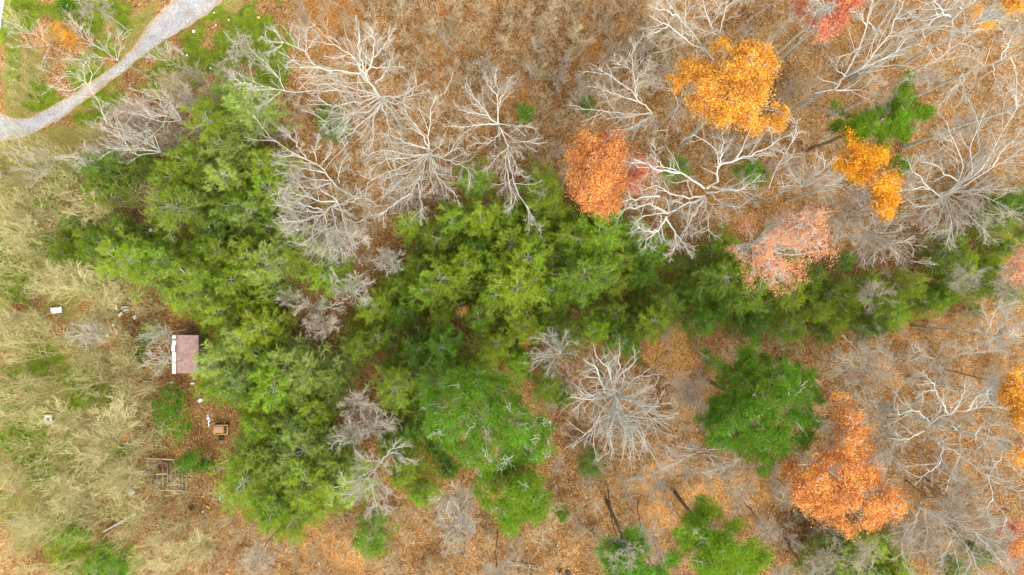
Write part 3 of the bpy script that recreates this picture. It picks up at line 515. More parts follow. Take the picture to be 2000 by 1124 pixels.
bare('bare tree with star of thin limbs on tan litter near right edge', T(8, [(965,985)])[0], 13, 22, [T(8, l) for l in ([(965,985),(900,960),(840,940)], [(965,985),(1000,920),(1040,900)], [(965,985),(960,1080),(990,1124)], [(965,985),(890,1060),(830,1080)], [(965,985),(1050,980),(1130,950),(1200,920)], [(965,985),(1020,1050),(1040,1120)], [(1130,950),(1250,940),(1360,930)], [(930,970),(850,910)])], 0.5, 1.0, 44)
bare('pale tree with limbs reaching left beneath the dark green conifer', T(11, [(1330,440)])[0], 10, 18, [T(11, l) for l in ([(1330,440),(1260,490),(1180,550),(1130,580)], [(1330,440),(1340,520),(1340,580),(1280,650)], [(1330,440),(1240,480),(1150,490)], [(1340,580),(1380,620),(1430,640)], [(1340,580),(1330,660),(1350,700)], [(1260,490),(1200,510),(1140,530)], [(1330,440),(1300,460),(1270,500)])], 0.5, 0.9, 45)
bare('long pale limb of bare tree stretching left from the dark green conifer', T(11, [(1240,385)])[0], 11, 17, [T(11, l) for l in ([(1240,385),(1080,410),(980,460),(880,460)], [(1080,410),(1140,380),(1210,370)], [(980,460),(940,500),(920,560)], [(1020,440),(960,430),(900,410)], [(980,460),(890,500),(860,520)])], 0.55, 0.9, 46)
bare('dark-stemmed bare tree bent toward the lower edge below the open-fan tree', T(11, [(745,420)])[0], 8, 16, [T(11, l) for l in ([(745,420),(770,490),(830,580),(870,630)], [(790,520),(850,560),(870,620)], [(830,580),(810,660),(830,700)], [(870,630),(880,700),(910,720)], [(800,540),(760,570),(690,565)])], 0.5, 1.0, 47)
fan('grey spidery bare tree on tan litter left of the dark green conifer', T(11, [(1050,60)])[0], 9, 16, [tuple(p) for p in T(11, [(910,130),(930,20),(880,0),(1000,-40),(1100,40),(1120,150),(1070,160),(960,100),(1000,150),(1110,-20)])], size=0.4, dens=0.9, seed=48, bw='twig_grey')
# upper left and left
bare('bare tree arching over the gravel drive with long thin rods', T(1, [(620,720)])[0], 7, 13, [T(1, l) for l in ([(620,720),(560,570),(490,470),(420,440),(280,450)], [(530,510),(440,440),(370,380)], [(560,570),(640,610)], [(490,470),(480,400),(490,360)], [(520,500),(530,420),(490,350),(370,330)], [(620,720),(580,640),(540,610)], [(500,480),(400,530),(300,500),(260,540)], [(560,560),(450,560),(340,590)])], 0.45, 0.6, 49, bw='bark_white', land='the drive-arching tree')
bare('bare tree on the inner side of the drive with sharp upright rods', T(1, [(680,350)])[0], 7, 13, [T(1, l) for l in ([(680,350),(600,290),(480,220),(400,160)], [(650,340),(610,270),(640,200)], [(680,350),(660,260),(690,170)], [(600,290),(540,260),(500,170)], [(480,220),(450,150),(400,100)], [(660,340),(560,330),(450,300)], [(690,350),(700,240),(720,190)])], 0.4, 0.55, 50, bw='bark_white')
bare('hooked white twiggy tree standing on the drive\'s far verge', T(1, [(985,350)])[0], 7, 11, [T(1, l) for l in ([(985,350),(970,290),(965,250)], [(970,300),(1000,270),(1050,300)], [(985,350),(930,350),(870,340),(850,280)], [(980,330),(920,310),(900,270)], [(870,340),(800,310)])], 0.4, 0.9, 51)
bare('bare tree lying its rods across the strip of grass beside the road', T(1, [(290,260)])[0], 6, 12, [T(1, l) for l in ([(290,260),(200,200),(110,150),(30,120)], [(250,240),(240,160),(210,120)], [(200,200),(120,190),(40,200)], [(270,260),(180,270),(90,230)], [(290,260),(250,330),(280,390)], [(230,300),(150,260),(60,280)], [(110,150),(60,170),(0,150)])], 0.4, 0.6, 52, bw='bark_white', land='the roadside bare tree')
bare('purplish bare bush-tree at the upper edge beside the green lawn', T(1, [(570,60)])[0], 6, 10, [T(1, l) for l in ([(570,60),(500,30),(440,0)], [(570,60),(620,20),(630,-30)], [(570,60),(640,110)], [(570,60),(520,80),(470,90)], [(570,60),(560,0),(530,-40)], [(540,40),(480,60)])], 0.4, 1.0, 53, bw='twig_grey')
for k, (lab, f, tips) in enumerate([
    ('leaning silver bare tree, uppermost of the thicket beside the drive', (1050, 700), [(860,560),(760,600),(780,520),(900,500),(940,560),(700,640),(830,640)]),
    ('silver bare tree deep in the thicket beside the drive, its twigs raked', (860, 700), [(690,610),(720,560),(780,660),(650,640),(800,560)]),
    ('silver bare tree at the low side of the drive thicket', (930, 880), [(580,750),(640,720),(520,740),(700,790),(560,830),(760,740),(620,880)]),
    ('bare tree next to the pine top at the thicket beside the drive', (1120, 620), [(1000,440),(1060,490),(960,540),(1100,560),(1190,640),(1020,600)]),
    ('pale bare tree raking over olive scrub below the drive', (600, 930), [(430,880),(480,840),(370,930),(520,850),(420,970),(560,860),(330,900)]),
    ('longest pale rods reaching from scrub toward the drive\'s end', (330, 960), [(100,900),(150,980),(50,930),(200,870),(120,860),(220,990)]),
    ('silver bare tree right of the tall pine top, over grass', (1400, 300), [(1330,230),(1390,200),(1300,340),(1440,250),(1479,350),(1440,200),(1330,290)]),
    ('small silver tree raking left above the tall pine top', (1370, 450), [(1260,400),(1290,440),(1300,480),(1340,400),(1280,390)])]):
    fan(lab, T(1, [f])[0], 7, 13, [tuple(p) for p in T(1, tips)], size=0.45, dens=0.75, seed=60+k, bw='bark_white' if k % 2 == 0 else 'twig_grey', land='the drive thicket' if k == 1 else None)
for k, (lab, t, f, tips) in enumerate([
    ('bare tree with feathered tan twigs above the western pine lobe', 5, (660,150), [(480,20),(420,60),(500,100),(560,40),(380,120),(520,160),(600,60)]),
    ('tan bare tree with crossed rods left of the litter scraps', 5, (680,700), [(440,470),(540,440),(640,490),(600,560),(500,600),(690,600),(420,540),(560,660)]),
    ('white-limbed fallen-looking tree raking left from the shed', 5, (1000,820), [(820,860),(860,900),(840,830),(900,880),(940,890),(880,920),(810,840)]),
    ('pale bare tree below the shed roof, raking left', 5, (1000,1000), [(860,950),(900,1000),(820,1020),(920,930),(880,1070),(850,1000)]),
    ('tan bare tree spreading left of the small orange sapling', 9, (700,390), [(450,330),(380,420),(500,300),(440,510),(540,380),(480,440),(620,260),(560,250)]),
    ('tan antler-shaped bare tree above the small orange sapling', 9, (690,290), [(560,160),(640,130),(700,110),(760,170),(620,200),(720,200),(770,260)]),
    ('pale tan tree raking left from the ruined joists', 9, (820,540), [(600,590),(570,640),(640,660),(700,500),(680,690),(620,560),(740,620)]),
    ('bare tree with pale rods raking across the white square frame', 9, (480,220), [(180,210),(240,250),(200,160),(340,170),(300,110),(280,280),(360,240)]),
    ('ashen bare tree in front of the fallen trunk', 9, (480,620), [(270,640),(300,700),(320,590),(380,560),(340,740),(400,680)]),
    ('pale bare tree at the lower edge beside the green hollow', 9, (1050,1020), [(800,1110),(860,1060),(930,960),(760,1080),(1000,940),(900,1010),(1180,900)]),
    ('second pale bare tree at the lower edge, right of the green hollow', 9, (1230,890), [(1080,1010),(1120,1060),(1000,1090),(1150,960),(1060,960),(1200,1000)]),
    ('tan bare tree with whips near the white folded panel', 5, (480,560), [(260,430),(200,500),(330,470),(400,430),(180,560),(300,560),(240,610)]),
    ('pale furry-twigged tree below the white folded panel', 5, (640,830), [(420,820),(400,860),(480,900),(520,780),(460,790),(500,860)]),
    ('ashy tree with long whips at the left edge of the scrub', 5, (240,270), [(0,230),(40,290),(80,200),(120,170),(20,340),(150,320)])]):
    fan(lab, T(t, [f])[0], 5, 11, [tuple(p) for p in T(t, tips)], size=0.42, dens=0.55 if k in (2, 3) else 0.95, seed=80+k, bw='twig_tan' if k not in (2, 3, 12) else 'bark_white', twig=1.1)

def stem(label, t, a, b2, size=0.5, seed=0, r=26):
    a, b2 = T(t, [a])[0], T(t, [b2])[0]; c = np.array([1000, 562.0])
    z = float(np.clip(H*(1-np.hypot(*(a-c))/np.hypot(*(b2-c))), 4, 17)); fx, fy = P2W(b2[0], b2[1], z); x0, y0 = P2W(a[0], a[1], 0)
    sh = (float(np.clip(x0-fx, -1.2, 1.2)), float(np.clip(y0-fy, -1.2, 1.2))); u = (b2-c)/np.hypot(*(b2-c))
    return fan(label, tuple(b2), z, z+7, [(x+u[0]*r*.6, y+u[1]*r*.6) for x, y in around(b2[0], b2[1], r, 7, seed)], size=size, dens=0.8, seed=seed+200, name='slender_tree', bw='twig_grey', bt='bark_brown', shift=sh)
for k, (lab, t, a, b2) in enumerate([
    ('slender dark stem left of the grey-green cut-off conifer', 11, (570,560), (620,950)), ('thin dark stem above the grey-green cut-off conifer', 11, (735,700), (748,870)), ('short dark stem between the two cut-off conifers', 11, (812,900), (835,1010)), ('thin dark stem right of the lacy conifer, reaching down', 11, (1340,700), (1450,840)),
    ('dark bare stem by the lower edge, left of the rust-orange crown', 12, (95,915), (225,1130)), ('thin grey stem parallel to the dark one left of the rust-orange crown', 12, (190,880), (305,1015)), ('short dark stem under the lowest tip of the rust-orange crown', 12, (695,840), (765,892)), ('long dark stem right of the rust-orange crown', 12, (795,575), (1010,715)),
    ('dark stem among the drooping grey limbs', 12, (1110,815), (1240,885)), ('dark stem behind the streaming grey limbs', 12, (915,565), (1060,665)), ('dark stem touching the left tip of the rust-orange crown', 12, (15,525), (115,632)), ('long brown stem passing under the rust-orange crown', 12, (270,770), (540,985)), ('dark stem in the lower right beside the lacy conifer', 12, (-10,1010), (60,1110)),
    ('dark stem below the dry pale bush-like tree', 10, (1395,880), (1390,1090)), ('thin stem left of the drooping green shrub', 10, (165,810), (20,1000)),
    ('grey stem between the broom-shaped and ladder-limbed trees', 4, (990,870), (1110,745)), ('shadowy stem slanting out of brown litter, upper right', 4, (1180,300), (1400,150)), ('stem slanting behind the thick corner trunk', 4, (790,270), (980,110)), ('dark stem at the right edge of the eastern pines', 8, (1190,595), (1330,590)), ('thin dark stem above the eastern strip of pines', 8, (855,505), (1100,510)), ('thin dark stem left of the eastern strip of pines', 8, (355,595), (560,600)),
    ('dark stem crossing tan litter at the right', 8, (1020,1040), (1300,1110)), ('thin stem in tan litter below the eastern pines', 8, (1110,825), (1330,850))]):
    stem(lab, t, a, b2, [0.42, 0.3, 0.36][k % 3], k)

# ------------------------------------------------------------------ trees in leaf and big conifers
def grow(t, pts): return [tuple(p) for p in T(t, pts)]
def crown_points(rng, poly, z0, z1, n, holes=0.0, hs=26.0):
    poly = np.asarray(poly, float); lo, hi = poly.min(0), poly.max(0)
    out = []
    ph = rng.random(6)*10
    while sum(map(len, out)) < n:
        q = rng.uniform(lo, hi, (n*3, 2)); q = q[poly_in(poly, q[:, 0], q[:, 1])]
        f = np.sin(q[:, 0]/hs+ph[0]) * np.sin(q[:, 1]/hs+ph[1]) + np.sin(q[:, 0]/hs*1.9+q[:, 1]/hs*1.3+ph[2])*0.7 + np.sin(q[:, 1]/hs*2.3-q[:, 0]/hs*0.9+ph[3])*0.5
        q = q[(f + rng.normal(size=len(f))*0.25 > -1.9 + 2.6*holes)]
        q = q[rng.random(len(q)) < 0.3+0.7*np.clip(poly_dist(poly, q[:, 0], q[:, 1])/13, 0, 1)]
        out.append(q)
    q = np.concatenate(out)[:n]
    d = poly_dist(poly, q[:, 0], q[:, 1]); dm = np.percentile(d, 97)
    zt = z0 + (z1-z0)*np.sqrt(np.clip(d/dm, 0.0, 1))
    z = zt - np.abs(rng.normal(size=n))*0.9 + 0.7*np.sin(q[:, 0]/23+ph[4])*np.sin(q[:, 1]/23+ph[5])
    return q, z
def leafy(label, poly, z0, z1, material, n=260, per=65, leaf=0.15, seed=0, name='autumn_tree', cat='autumn tree', holes=0.3, bw='bark_white', bt='bark_trunk', limbs=26, size=0.8, shift=(0, 0), land=None, conifer=False, cr=0.62, group=None, dead=0, bl=(0.30, 0.05)):
    rng = np.random.default_rng(seed+500)
    poly = np.asarray(poly, float); poly = poly.mean(0) + (poly-poly.mean(0))*1.05; q, z = crown_points(rng, poly, z0, z1, n, holes)
    C = wpts(q, z); cen = q.mean(0); zf = z0*0.78
    fx, fy = P2W(cen[0], cen[1], (z0+z1)/2); fx, fy = float(fx)+shift[0]*0.5, float(fy)+shift[1]*0.5
    bx, by = fx+shift[0]*0.5, fy+shift[1]*0.5; base = np.array([bx, by, float(gz(bx, by))-0.1])
    e = empty(name, base, label, cat, group)
    top = np.array([fx, fy, z1-0.8 if conifer else z0*0.9]); fk = np.array([fx, fy, zf])
    tk = resample(np.array([base, fk, top]), 10); tk[1:-1, :2] += rng.normal(size=(8, 2))*0.06
    sel = rng.choice(n, limbs, replace=False); LPs = []
    for s in sel:
        c = C[s]; a = fk + (top-fk)*(0.1+0.8*rng.random()) if conifer else fk + (top-fk)*rng.random()
        if conifer: a[2] = min(a[2], c[2]+0.3)
        mid = (a+c)/2 + np.array([0, 0, -0.3 if conifer else -0.6]) + rng.normal(size=3)*0.3
        LPs.append(resample(np.array([a, mid, c+np.array([0, 0, 0.25])]), 7))
    LP = np.stack(LPs); LR = 0.11*size*(1-0.7*np.linspace(0, 1, 7))[None]*np.ones((len(LP), 1))
    S1 = spawn(rng, LP, LR, 6, 0.3, 1, 0.7, 0.3, 5, 0.25, 0.1, rmin=0.018)
    S2 = spawn(rng, *S1, 4, 0.2, 1, 0.7, 0.5, 4, 0.25, 0.1, rmin=0.012)
    V, F = tubes([(tk[None]-base, np.linspace(0.32*size, 0.1*size, 10)[None], 9)])
    link('trunk', mk_mesh('trunk', V, F, True, [M[bt]]), e)
    gr_ = [(LP-base, LR, 5), (S1[0]-base, S1[1], 3), (S2[0]-base, S2[1], 3)]; mi = [0, 0, 0]
    if dead:                                  # bare whitish branch ends standing out of the crown
        kk = rng.integers(0, len(LP), dead); c = LP[kk, rng.integers(4, 7, dead)]; d = nrm(rng.normal(size=(dead, 3))*np.array([1, 1, 0.3])+np.array([0, 0, 0.75]))
        D0 = np.stack([c+(d*0.22*q_) + rng.normal(size=(dead, 3))*0.05*q_ for q_ in range(6)], 1)
        DR_ = np.linspace(0.024, 0.011, 6)[None]*np.ones((dead, 1)); S = spawn(rng, D0, DR_, 4, 0.3, 1, 0.7, 0.45, 4, 0.2, 0.1, rmin=0.010)
        gr_ += [(D0-base, DR_, 4), (S[0]-base, S[1], 3)]; mi += [1, 1]
    V, F = tubes(gr_); me = mk_mesh('branches', V, F, True, [M[bw], M['bark_white']])
    me.polygons.foreach_set('material_index', np.repeat(mi, [len(f) for f in F]).astype(np.int32)); link('branches', me, e)
    if conifer:
        K = n*per; ci = np.repeat(np.arange(n), per)
        rad = cr*(0.6+0.8*rng.random(n))[ci]
        u = nrm(rng.normal(size=(K, 3)))*(rng.random((K, 1))**0.45)*np.array([1, 1, 0.45])
        pos = C[ci] + u*rad[:, None]
        D = u*np.array([1, 1, 0.6]) + rng.normal(size=(K, 3))*0.45 + np.array([0, 0, 0.15])
        V, F = blades(rng, pos-base, D, *bl)
    else:
        per = int(per*1.9); K = n*per; ci = np.repeat(np.arange(n), per)
        u = rng.normal(size=(K, 3))*(0.7+0.6*rng.random((K, 1))**3*1.6)*np.array([0.5, 0.5, 0.3])*(cr*(0.7+0.7*rng.random(n)))[ci][:, None]
        V, F = leaf_quads(rng, C[ci]+u-base, leaf*0.62, 0.7)
    link('crown', mk_mesh('crown', V, [F], False, [M[material]]), e)
    if land: LAND.append((land, cen[0], cen[1]))
    return e
gold = grow(3, [(1000,350),(1140,335),(1150,250),(1230,230),(1300,275),(1380,240),(1450,250),(1479,270),(1525,400),(1480,470),(1510,530),(1550,560),(1610,660),(1600,720),(1540,760),(1479,740),(1400,760),(1290,720),(1240,740),(1180,690),(1060,650),(1010,570),(930,520),(920,430),(980,440)])
leafy('large golden-orange autumn tree, biggest yellow crown, pale limbs showing through', gold, 19, 25, 'leaf_gold', 330, 62, 0.14, 1, holes=0.42, land='the large golden crown', dead=16, shift=(0.6, -1.0), size=1.0, limbs=34)
org = grow(3, [(390,800),(430,770),(480,795),(540,790),(560,760),(640,770),(662,830),(665,900),(640,960),(655,1060),(640,1124),(600,1200),(550,1245),(450,1205),(370,1155),(345,1100),(330,1040),(315,1000),(335,960),(320,890),(380,870)])
leafy('dense round orange autumn tree with red neighbour, beside great crooked oak', org, 16, 22, 'leaf_orange', 260, 70, 0.13, 2, holes=0.2, land='the dense round orange crown', size=0.8)
leafy('small dull red autumn tree pressed against the dense orange crown', grow(3, [(650,920),(680,890),(740,910),(830,960),(860,1040),(800,1090),(720,1110),(660,1090),(630,1000)]), 12, 16, 'leaf_red', 110, 45, 0.12, 3, holes=0.5, land='the dull red crown', size=0.6, limbs=16)
pink = grow(8, [(-190,180),(-60,140),(60,130),(200,120),(300,90),(390,110),(340,220),(390,370),(380,450),(330,470),(250,510),(190,520),(160,580),(60,600),(-20,590),(-120,560),(-150,480),(-210,420),(-220,350),(-150,290)])
leafy('thin salmon-pink autumn tree webbed with white branches', pink, 16, 22, 'leaf_pink', 250, 27, 0.11, 4, holes=0.55, land='the salmon-pink crown', limbs=60, dead=70, size=0.9, shift=(-3, 1))
yel = grow(4, [(460,765),(500,760),(560,860),(640,850),(690,900),(700,960),(760,1040),(725,1110),(775,1160),(730,1245),(640,1240),(600,1210),(620,1120),(540,1080),(430,1010),(375,935),(420,885),(470,870)])
leafy('tall narrow yellow autumn tree just below the ragged green conifer', yel, 18, 23, 'leaf_yellow', 190, 60, 0.13, 5, holes=0.4, land='the tall yellow crown', size=0.7)
leafy('red-orange autumn tree cut by the upper edge', grow(4, [(290,20),(330,-60),(560,-60),(530,30),(470,60),(440,130),(380,170),(310,250),(250,200),(255,130),(300,80)]), 17, 22, 'leaf_red', 150, 45, 0.13, 6, holes=0.5, land='the upper-edge red crown', size=0.7)
leafy('faint red autumn tree left of the red-orange one, upper edge', grow(4, [(150,0),(230,-30),(270,20),(230,90),(160,70)]), 13, 16, 'leaf_red', 40, 30, 0.12, 7, holes=0.5, size=0.45, limbs=10)
leafy('yellow autumn tree in the upper right corner', grow(4, [(1340,10),(1400,-60),(1560,-60),(1540,40),(1440,60),(1380,50)]), 18, 23, 'leaf_gold', 90, 50, 0.13, 8, holes=0.45, size=0.6, land='the yellow corner crown')
leafy('sparse golden sapling-sized tree left of the corner crown', grow(4, [(1210,60),(1260,50),(1310,90),(1300,140),(1240,160),(1200,120)]), 10, 14, 'leaf_gold', 50, 28, 0.11, 9, holes=0.5, size=0.4, limbs=12)
rust = grow(12, [(330,110),(450,100),(540,200),(595,290),(590,400),(650,460),(640,560),(700,600),(780,640),(790,720),(700,830),(600,820),(510,880),(430,865),(280,770),(160,700),(140,600),(100,520),(150,440),(330,370),(400,290),(390,200)])
leafy('largest rust-orange autumn tree, broad crown in the lower right', rust, 17, 23, 'leaf_rust', 420, 58, 0.135, 10, holes=0.4, land='the broad rust-orange crown', dead=26, size=1.0, limbs=40)
leafy('golden autumn tree cut by the right-hand edge', grow(12, [(1350,0),(1400,-70),(1500,-90),(1600,0),(1600,300),(1479,290),(1430,250),(1390,170),(1330,110)]), 17, 23, 'leaf_gold', 170, 55, 0.14, 11, holes=0.4, land='the right-edge golden crown')
leafy('smaller golden tree cut by right edge, under the other golden one', grow(12, [(1400,340),(1479,310),(1580,330),(1580,520),(1479,510),(1390,420)]), 14, 19, 'leaf_gold', 90, 50, 0.13, 12, holes=0.45, size=0.6)
leafy('red-orange autumn tree in the lower right corner', grow(12, [(1400,980),(1440,900),(1520,880),(1600,1000),(1580,1180),(1440,1150),(1410,1060)]), 13, 18, 'leaf_orange', 100, 45, 0.13, 13, holes=0.5, size=0.6, land='the red corner crown')
leafy('faint reddish tree among streaming limbs above the red corner crown', grow(12, [(1330,860),(1400,820),(1479,810),(1500,880),(1420,930)]), 11, 14, 'leaf_red', 40, 28, 0.12, 14, holes=0.5, size=0.4, limbs=10)
leafy('low pinkish-orange tree at the right edge below the grey stub', grow(8, [(1400,420),(1479,340),(1580,360),(1580,520),(1479,560),(1390,540),(1380,480)]), 9, 13, 'leaf_pink', 60, 32, 0.12, 15, holes=0.5, size=0.45, limbs=12)
leafy('tiny orange sapling among the pines', grow(6, [(1170,690),(1195,670),(1222,690),(1215,725),(1180,728)]), 6, 8, 'leaf_orange', 22, 28, 0.09, 16, name='orange_sapling', holes=0.2, size=0.25, limbs=6, land='the tiny orange sapling', cr=0.4)
leafy('scrap of orange foliage under the tiny orange sapling', grow(6, [(1095,815),(1140,805),(1180,805),(1140,845),(1110,835)]), 3, 4, 'leaf_orange', 14, 18, 0.09, 17, name='orange_sapling', holes=0.3, size=0.2, limbs=5, cr=0.35)
leafy('yellow-green bush at the lower fringe of the central pines', grow(7, [(740,760),(790,700),(860,710),(865,760),(850,800),(780,800)]), 5, 7, 'leaf_dull', 40, 32, 0.10, 18, name='yellow_green_bush', cat='bush', holes=0.3, size=0.3, limbs=8, land='the yellow-green bush', cr=0.45)
leafy('amber bush by the small bright white tree', grow(7, [(45,870),(80,850),(110,900),(70,930),(40,910)]), 4, 6, 'leaf_gold', 22, 24, 0.09, 19, name='amber_bush', cat='bush', holes=0.4, size=0.25, limbs=6, cr=0.4)
leafy('small bright orange sapling on the scrubby slope', grow(9, [(700,330),(725,305),(755,320),(745,350),(710,358)]), 4, 6, 'leaf_orange', 18, 24, 0.09, 20, name='orange_sapling', holes=0.3, size=0.2, limbs=5, cr=0.35, land='the slope orange sapling')
leafy('orange-brown shrub between road and drive', grow(1, [(285,150),(350,130),(420,180),(470,250),(465,300),(420,290),(350,260),(300,210)]), 2.5, 4.5, 'leaf_gold', 80, 36, 0.09, 21, name='orange_shrub', cat='shrub', holes=0.3, size=0.25, limbs=12, cr=0.4, land='the orange-brown shrub', bw='twig_grey')
# evergreens
hem = grow(4, [(370,600),(460,590),(512,630),(480,680),(540,650),(680,620),(715,570),(750,490),(800,430),(832,440),(820,520),(862,560),(845,600),(960,620),(950,660),(870,700),(835,720),(790,820),(700,790),(680,850),(620,905),(580,860),(500,840),(440,790),(440,745),(350,745),(385,710),(450,690)])
leafy('ragged bright green conifer with star-shaped outline above the yellow crown', hem, 15, 20, 'hemlock_lime', 210, 150, seed=31, name='conifer', cat='conifer', holes=0.25, bw='twig_pine', bt='bark_brown', conifer=True, cr=0.5, land='the ragged star-shaped conifer', dead=14, shift=(-0.8, 0.2))
big = grow(11, [(1110,70),(1160,90),(1210,30),(1130,-120),(1090,-180),(1190,-140),(1290,-80),(1310,-190),(1420,-240),(1440,-150),(1510,-120),(1530,-140),(1620,-130),(1660,-80),(1760,-60),(1760,20),(1780,130),(1720,150),(1800,200),(1770,290),(1690,370),(1600,460),(1520,440),(1490,530),(1420,500),(1390,440),(1300,400),(1210,385),(1100,340),(1090,290),(1050,250),(1020,190),(1150,190)])
leafy('big dark green conifer standing alone in orange litter, widest evergreen crown', big, 15, 23, 'hemlock_dark', 480, 160, seed=32, name='conifer', cat='conifer', holes=0.08, bw='twig_pine', bt='bark_brown', conifer=True, cr=0.58, land='the big dark green conifer', dead=8, limbs=44)
dd = [(830,800),(850,748),(900,722),(960,730),(1010,750),(1030,790),(1070,820),(1082,880),(1050,905),(1000,910),(960,930),(925,912),(880,880),(840,850)]
leafy('lime-green conifer stuck all over with white dead twigs', dd, 15, 22, 'hemlock', 420, 150, seed=33, name='conifer', cat='conifer', holes=0.3, bw='bark_white', bt='bark_brown', conifer=True, cr=0.62, land='the white-twigged conifer', dead=150, limbs=40)
leafy('rounded lime-green conifer below the white-twigged one', [(935,925),(990,905),(1040,900),(1062,930),(1072,980),(1055,1020),(1030,1045),(985,1040),(960,1000),(930,960)], 14, 19, 'hemlock_lime', 210, 150, seed=34, name='conifer', cat='conifer', holes=0.3, bw='twig_pine', bt='bark_brown', conifer=True, cr=0.6, land='the rounded lime conifer', dead=10)
leafy('spreading green conifer at the lower edge, lacy and lopsided', grow(11, [(990,640),(1090,660),(1105,690),(1150,700),(1200,740),(1250,790),(1310,820),(1390,880),(1430,940),(1490,1000),(1470,1080),(1400,1170),(1100,1170),(1050,1050),(990,1010),(980,930),(910,880),(920,840),(990,800),(1020,740),(1100,750),(1060,700)]), 16, 23, 'hemlock_lime', 300, 145, seed=35, name='conifer', cat='conifer', holes=0.5, bw='twig_grey', bt='bark_brown', conifer=True, cr=0.6, land='the lacy conifer', dead=24)
leafy('grey-green conifer cut by the lower edge, left of the lacy one', grow(11, [(540,900),(620,920),(680,850),(740,870),(760,930),(860,970),(960,990),(960,1040),(890,1060),(900,1170),(560,1170),(520,1030),(500,960)]), 16, 22, 'hemlock', 200, 130, seed=36, name='conifer', cat='conifer', holes=0.55, bw='twig_grey', bt='bark_brown', conifer=True, cr=0.58, land='the grey-green cut-off conifer', dead=24)
SHORT = ['the broadleaf shrub mass', 'the vivid green bush', 'the juniper-like bush', 'the cart bush', 'the fallen-pole bush', 'the bluish-green bush', 'the dark little cedar', 'the upper-edge shrub', 'the two-tone green shrub', 'the deep green shrub', 'the drooping green shrub', 'the faint green cedar']
for short_, (lab, pl, z0, z1, mt, n_, cat_) in zip(SHORT, [
    ('tufted bright green broadleaf shrub mass on the slope left of the pines', [(290,790),(310,765),(345,750),(365,790),(372,830),(360,862),(320,870),(300,850),(295,820)], 3.5, 6, 'leaf_green', 130, 'shrub'),
    ('vivid green small bush left of the shed', grow(5, [(740,990),(780,900),(840,920),(840,1000),(780,1015)]), 2.5, 4, 'leaf_green', 40, 'shrub'),
    ('dark green juniper-like bush over the ruined joists', grow(9, [(1010,480),(1080,420),(1130,380),(1180,400),(1150,470),(1100,530),(1040,535)]), 3, 5.5, 'hemlock_dark', 60, 'shrub'),
    ('green bush beside the brown-topped cart', grow(9, [(1120,500),(1180,450),(1240,480),(1200,530),(1140,540)]), 2.5, 4, 'leaf_green', 36, 'shrub'),
    ('low green bush beside the fallen pole', grow(9, [(1320,500),(1380,450),(1440,480),(1430,540),(1340,545)]), 2.5, 4, 'leaf_green', 40, 'shrub'),
    ('small bluish-green bush by the teal scrap', grow(9, [(1320,600),(1350,560),(1390,590),(1360,622)]), 1.5, 2.5, 'hemlock', 20, 'shrub'),
    ('dark green small cedar in brown brush by the white bare tree', grow(3, [(30,620),(60,595),(115,630),(115,690),(60,700)]), 3, 6, 'hemlock', 36, 'conifer'),
    ('little green shrub lit up near the upper edge', grow(1, [(330,20),(400,0),(430,40),(410,90),(350,80)]), 2, 4, 'leaf_green', 44, 'shrub'),
    ('two-tone green shrub near the wooden stump', grow(9, [(310,860),(420,830),(480,790),(510,850),(530,920),(400,950),(330,920)]), 3, 5.5, 'hemlock_lime', 90, 'shrub'),
    ('deep green shrub in the lower left hollow', grow(9, [(500,980),(600,950),(700,1000),(760,1080),(700,1180),(500,1180)]), 3, 5.5, 'hemlock', 130, 'shrub'),
    ('drooping bright green shrub over the heap below pine belt', grow(10, [(130,680),(180,640),(260,720),(265,790),(170,800),(120,740)]), 4, 7, 'hemlock', 60, 'shrub'),
    ('faint green cedar under the salmon crown', grow(8, [(110,370),(150,350),(190,390),(160,430),(120,420)]), 6, 9, 'hemlock', 24, 'conifer')]):
    conif = not mt.startswith('leaf'); nm = {'shrub': 'green_shrub', 'conifer': 'small_cedar'}[cat_]
    leafy(lab, pl, z0, z1, mt, n_, 70 if conif else 30, 0.12, 40+SHORT.index(short_), name=nm, cat=cat_, holes=0.3, bw='twig_pine', bt='bark_brown', limbs=10, size=0.28, conifer=conif, cr=0.5, bl=(0.24, 0.05))
    LAND.append((short_, *np.mean(pl, 0)))

# ------------------------------------------------------------------ things lying about
def boxes(bl):
    """bl: (centre, size, rotz) -> V, F"""
    Vs, Fs = [], []
    for k, (c, s, r) in enumerate(bl):
        u = np.array([(x, y, z) for x in (-.5, .5) for y in (-.5, .5) for z in (-.5, .5)])*np.array(s)
        cr, sr = math.cos(r), math.sin(r); u = np.stack([u[:, 0]*cr-u[:, 1]*sr, u[:, 0]*sr+u[:, 1]*cr, u[:, 2]], 1)+np.array(c)
        Vs.append(u); Fs.append(np.array([(0,1,3,2),(4,6,7,5),(0,4,5,1),(2,3,7,6),(0,2,6,4),(1,5,7,3)])+8*k)
    return np.concatenate(Vs), np.concatenate(Fs)
def box_obj(name, bl, material, parent=None, loc=None, bevel=0.0):
    V, F = boxes(bl); o = link(name, mk_mesh(name, V, [F], False, [M[material]]), parent, loc)
    if bevel:
        md = o.modifiers.new('bevel', 'BEVEL'); md.width = bevel; md.segments = 2
    return o
def W3(px, py, z=0): x, y = P2W(px, py, z); return np.array([float(x), float(y), float(gz(x, y))])
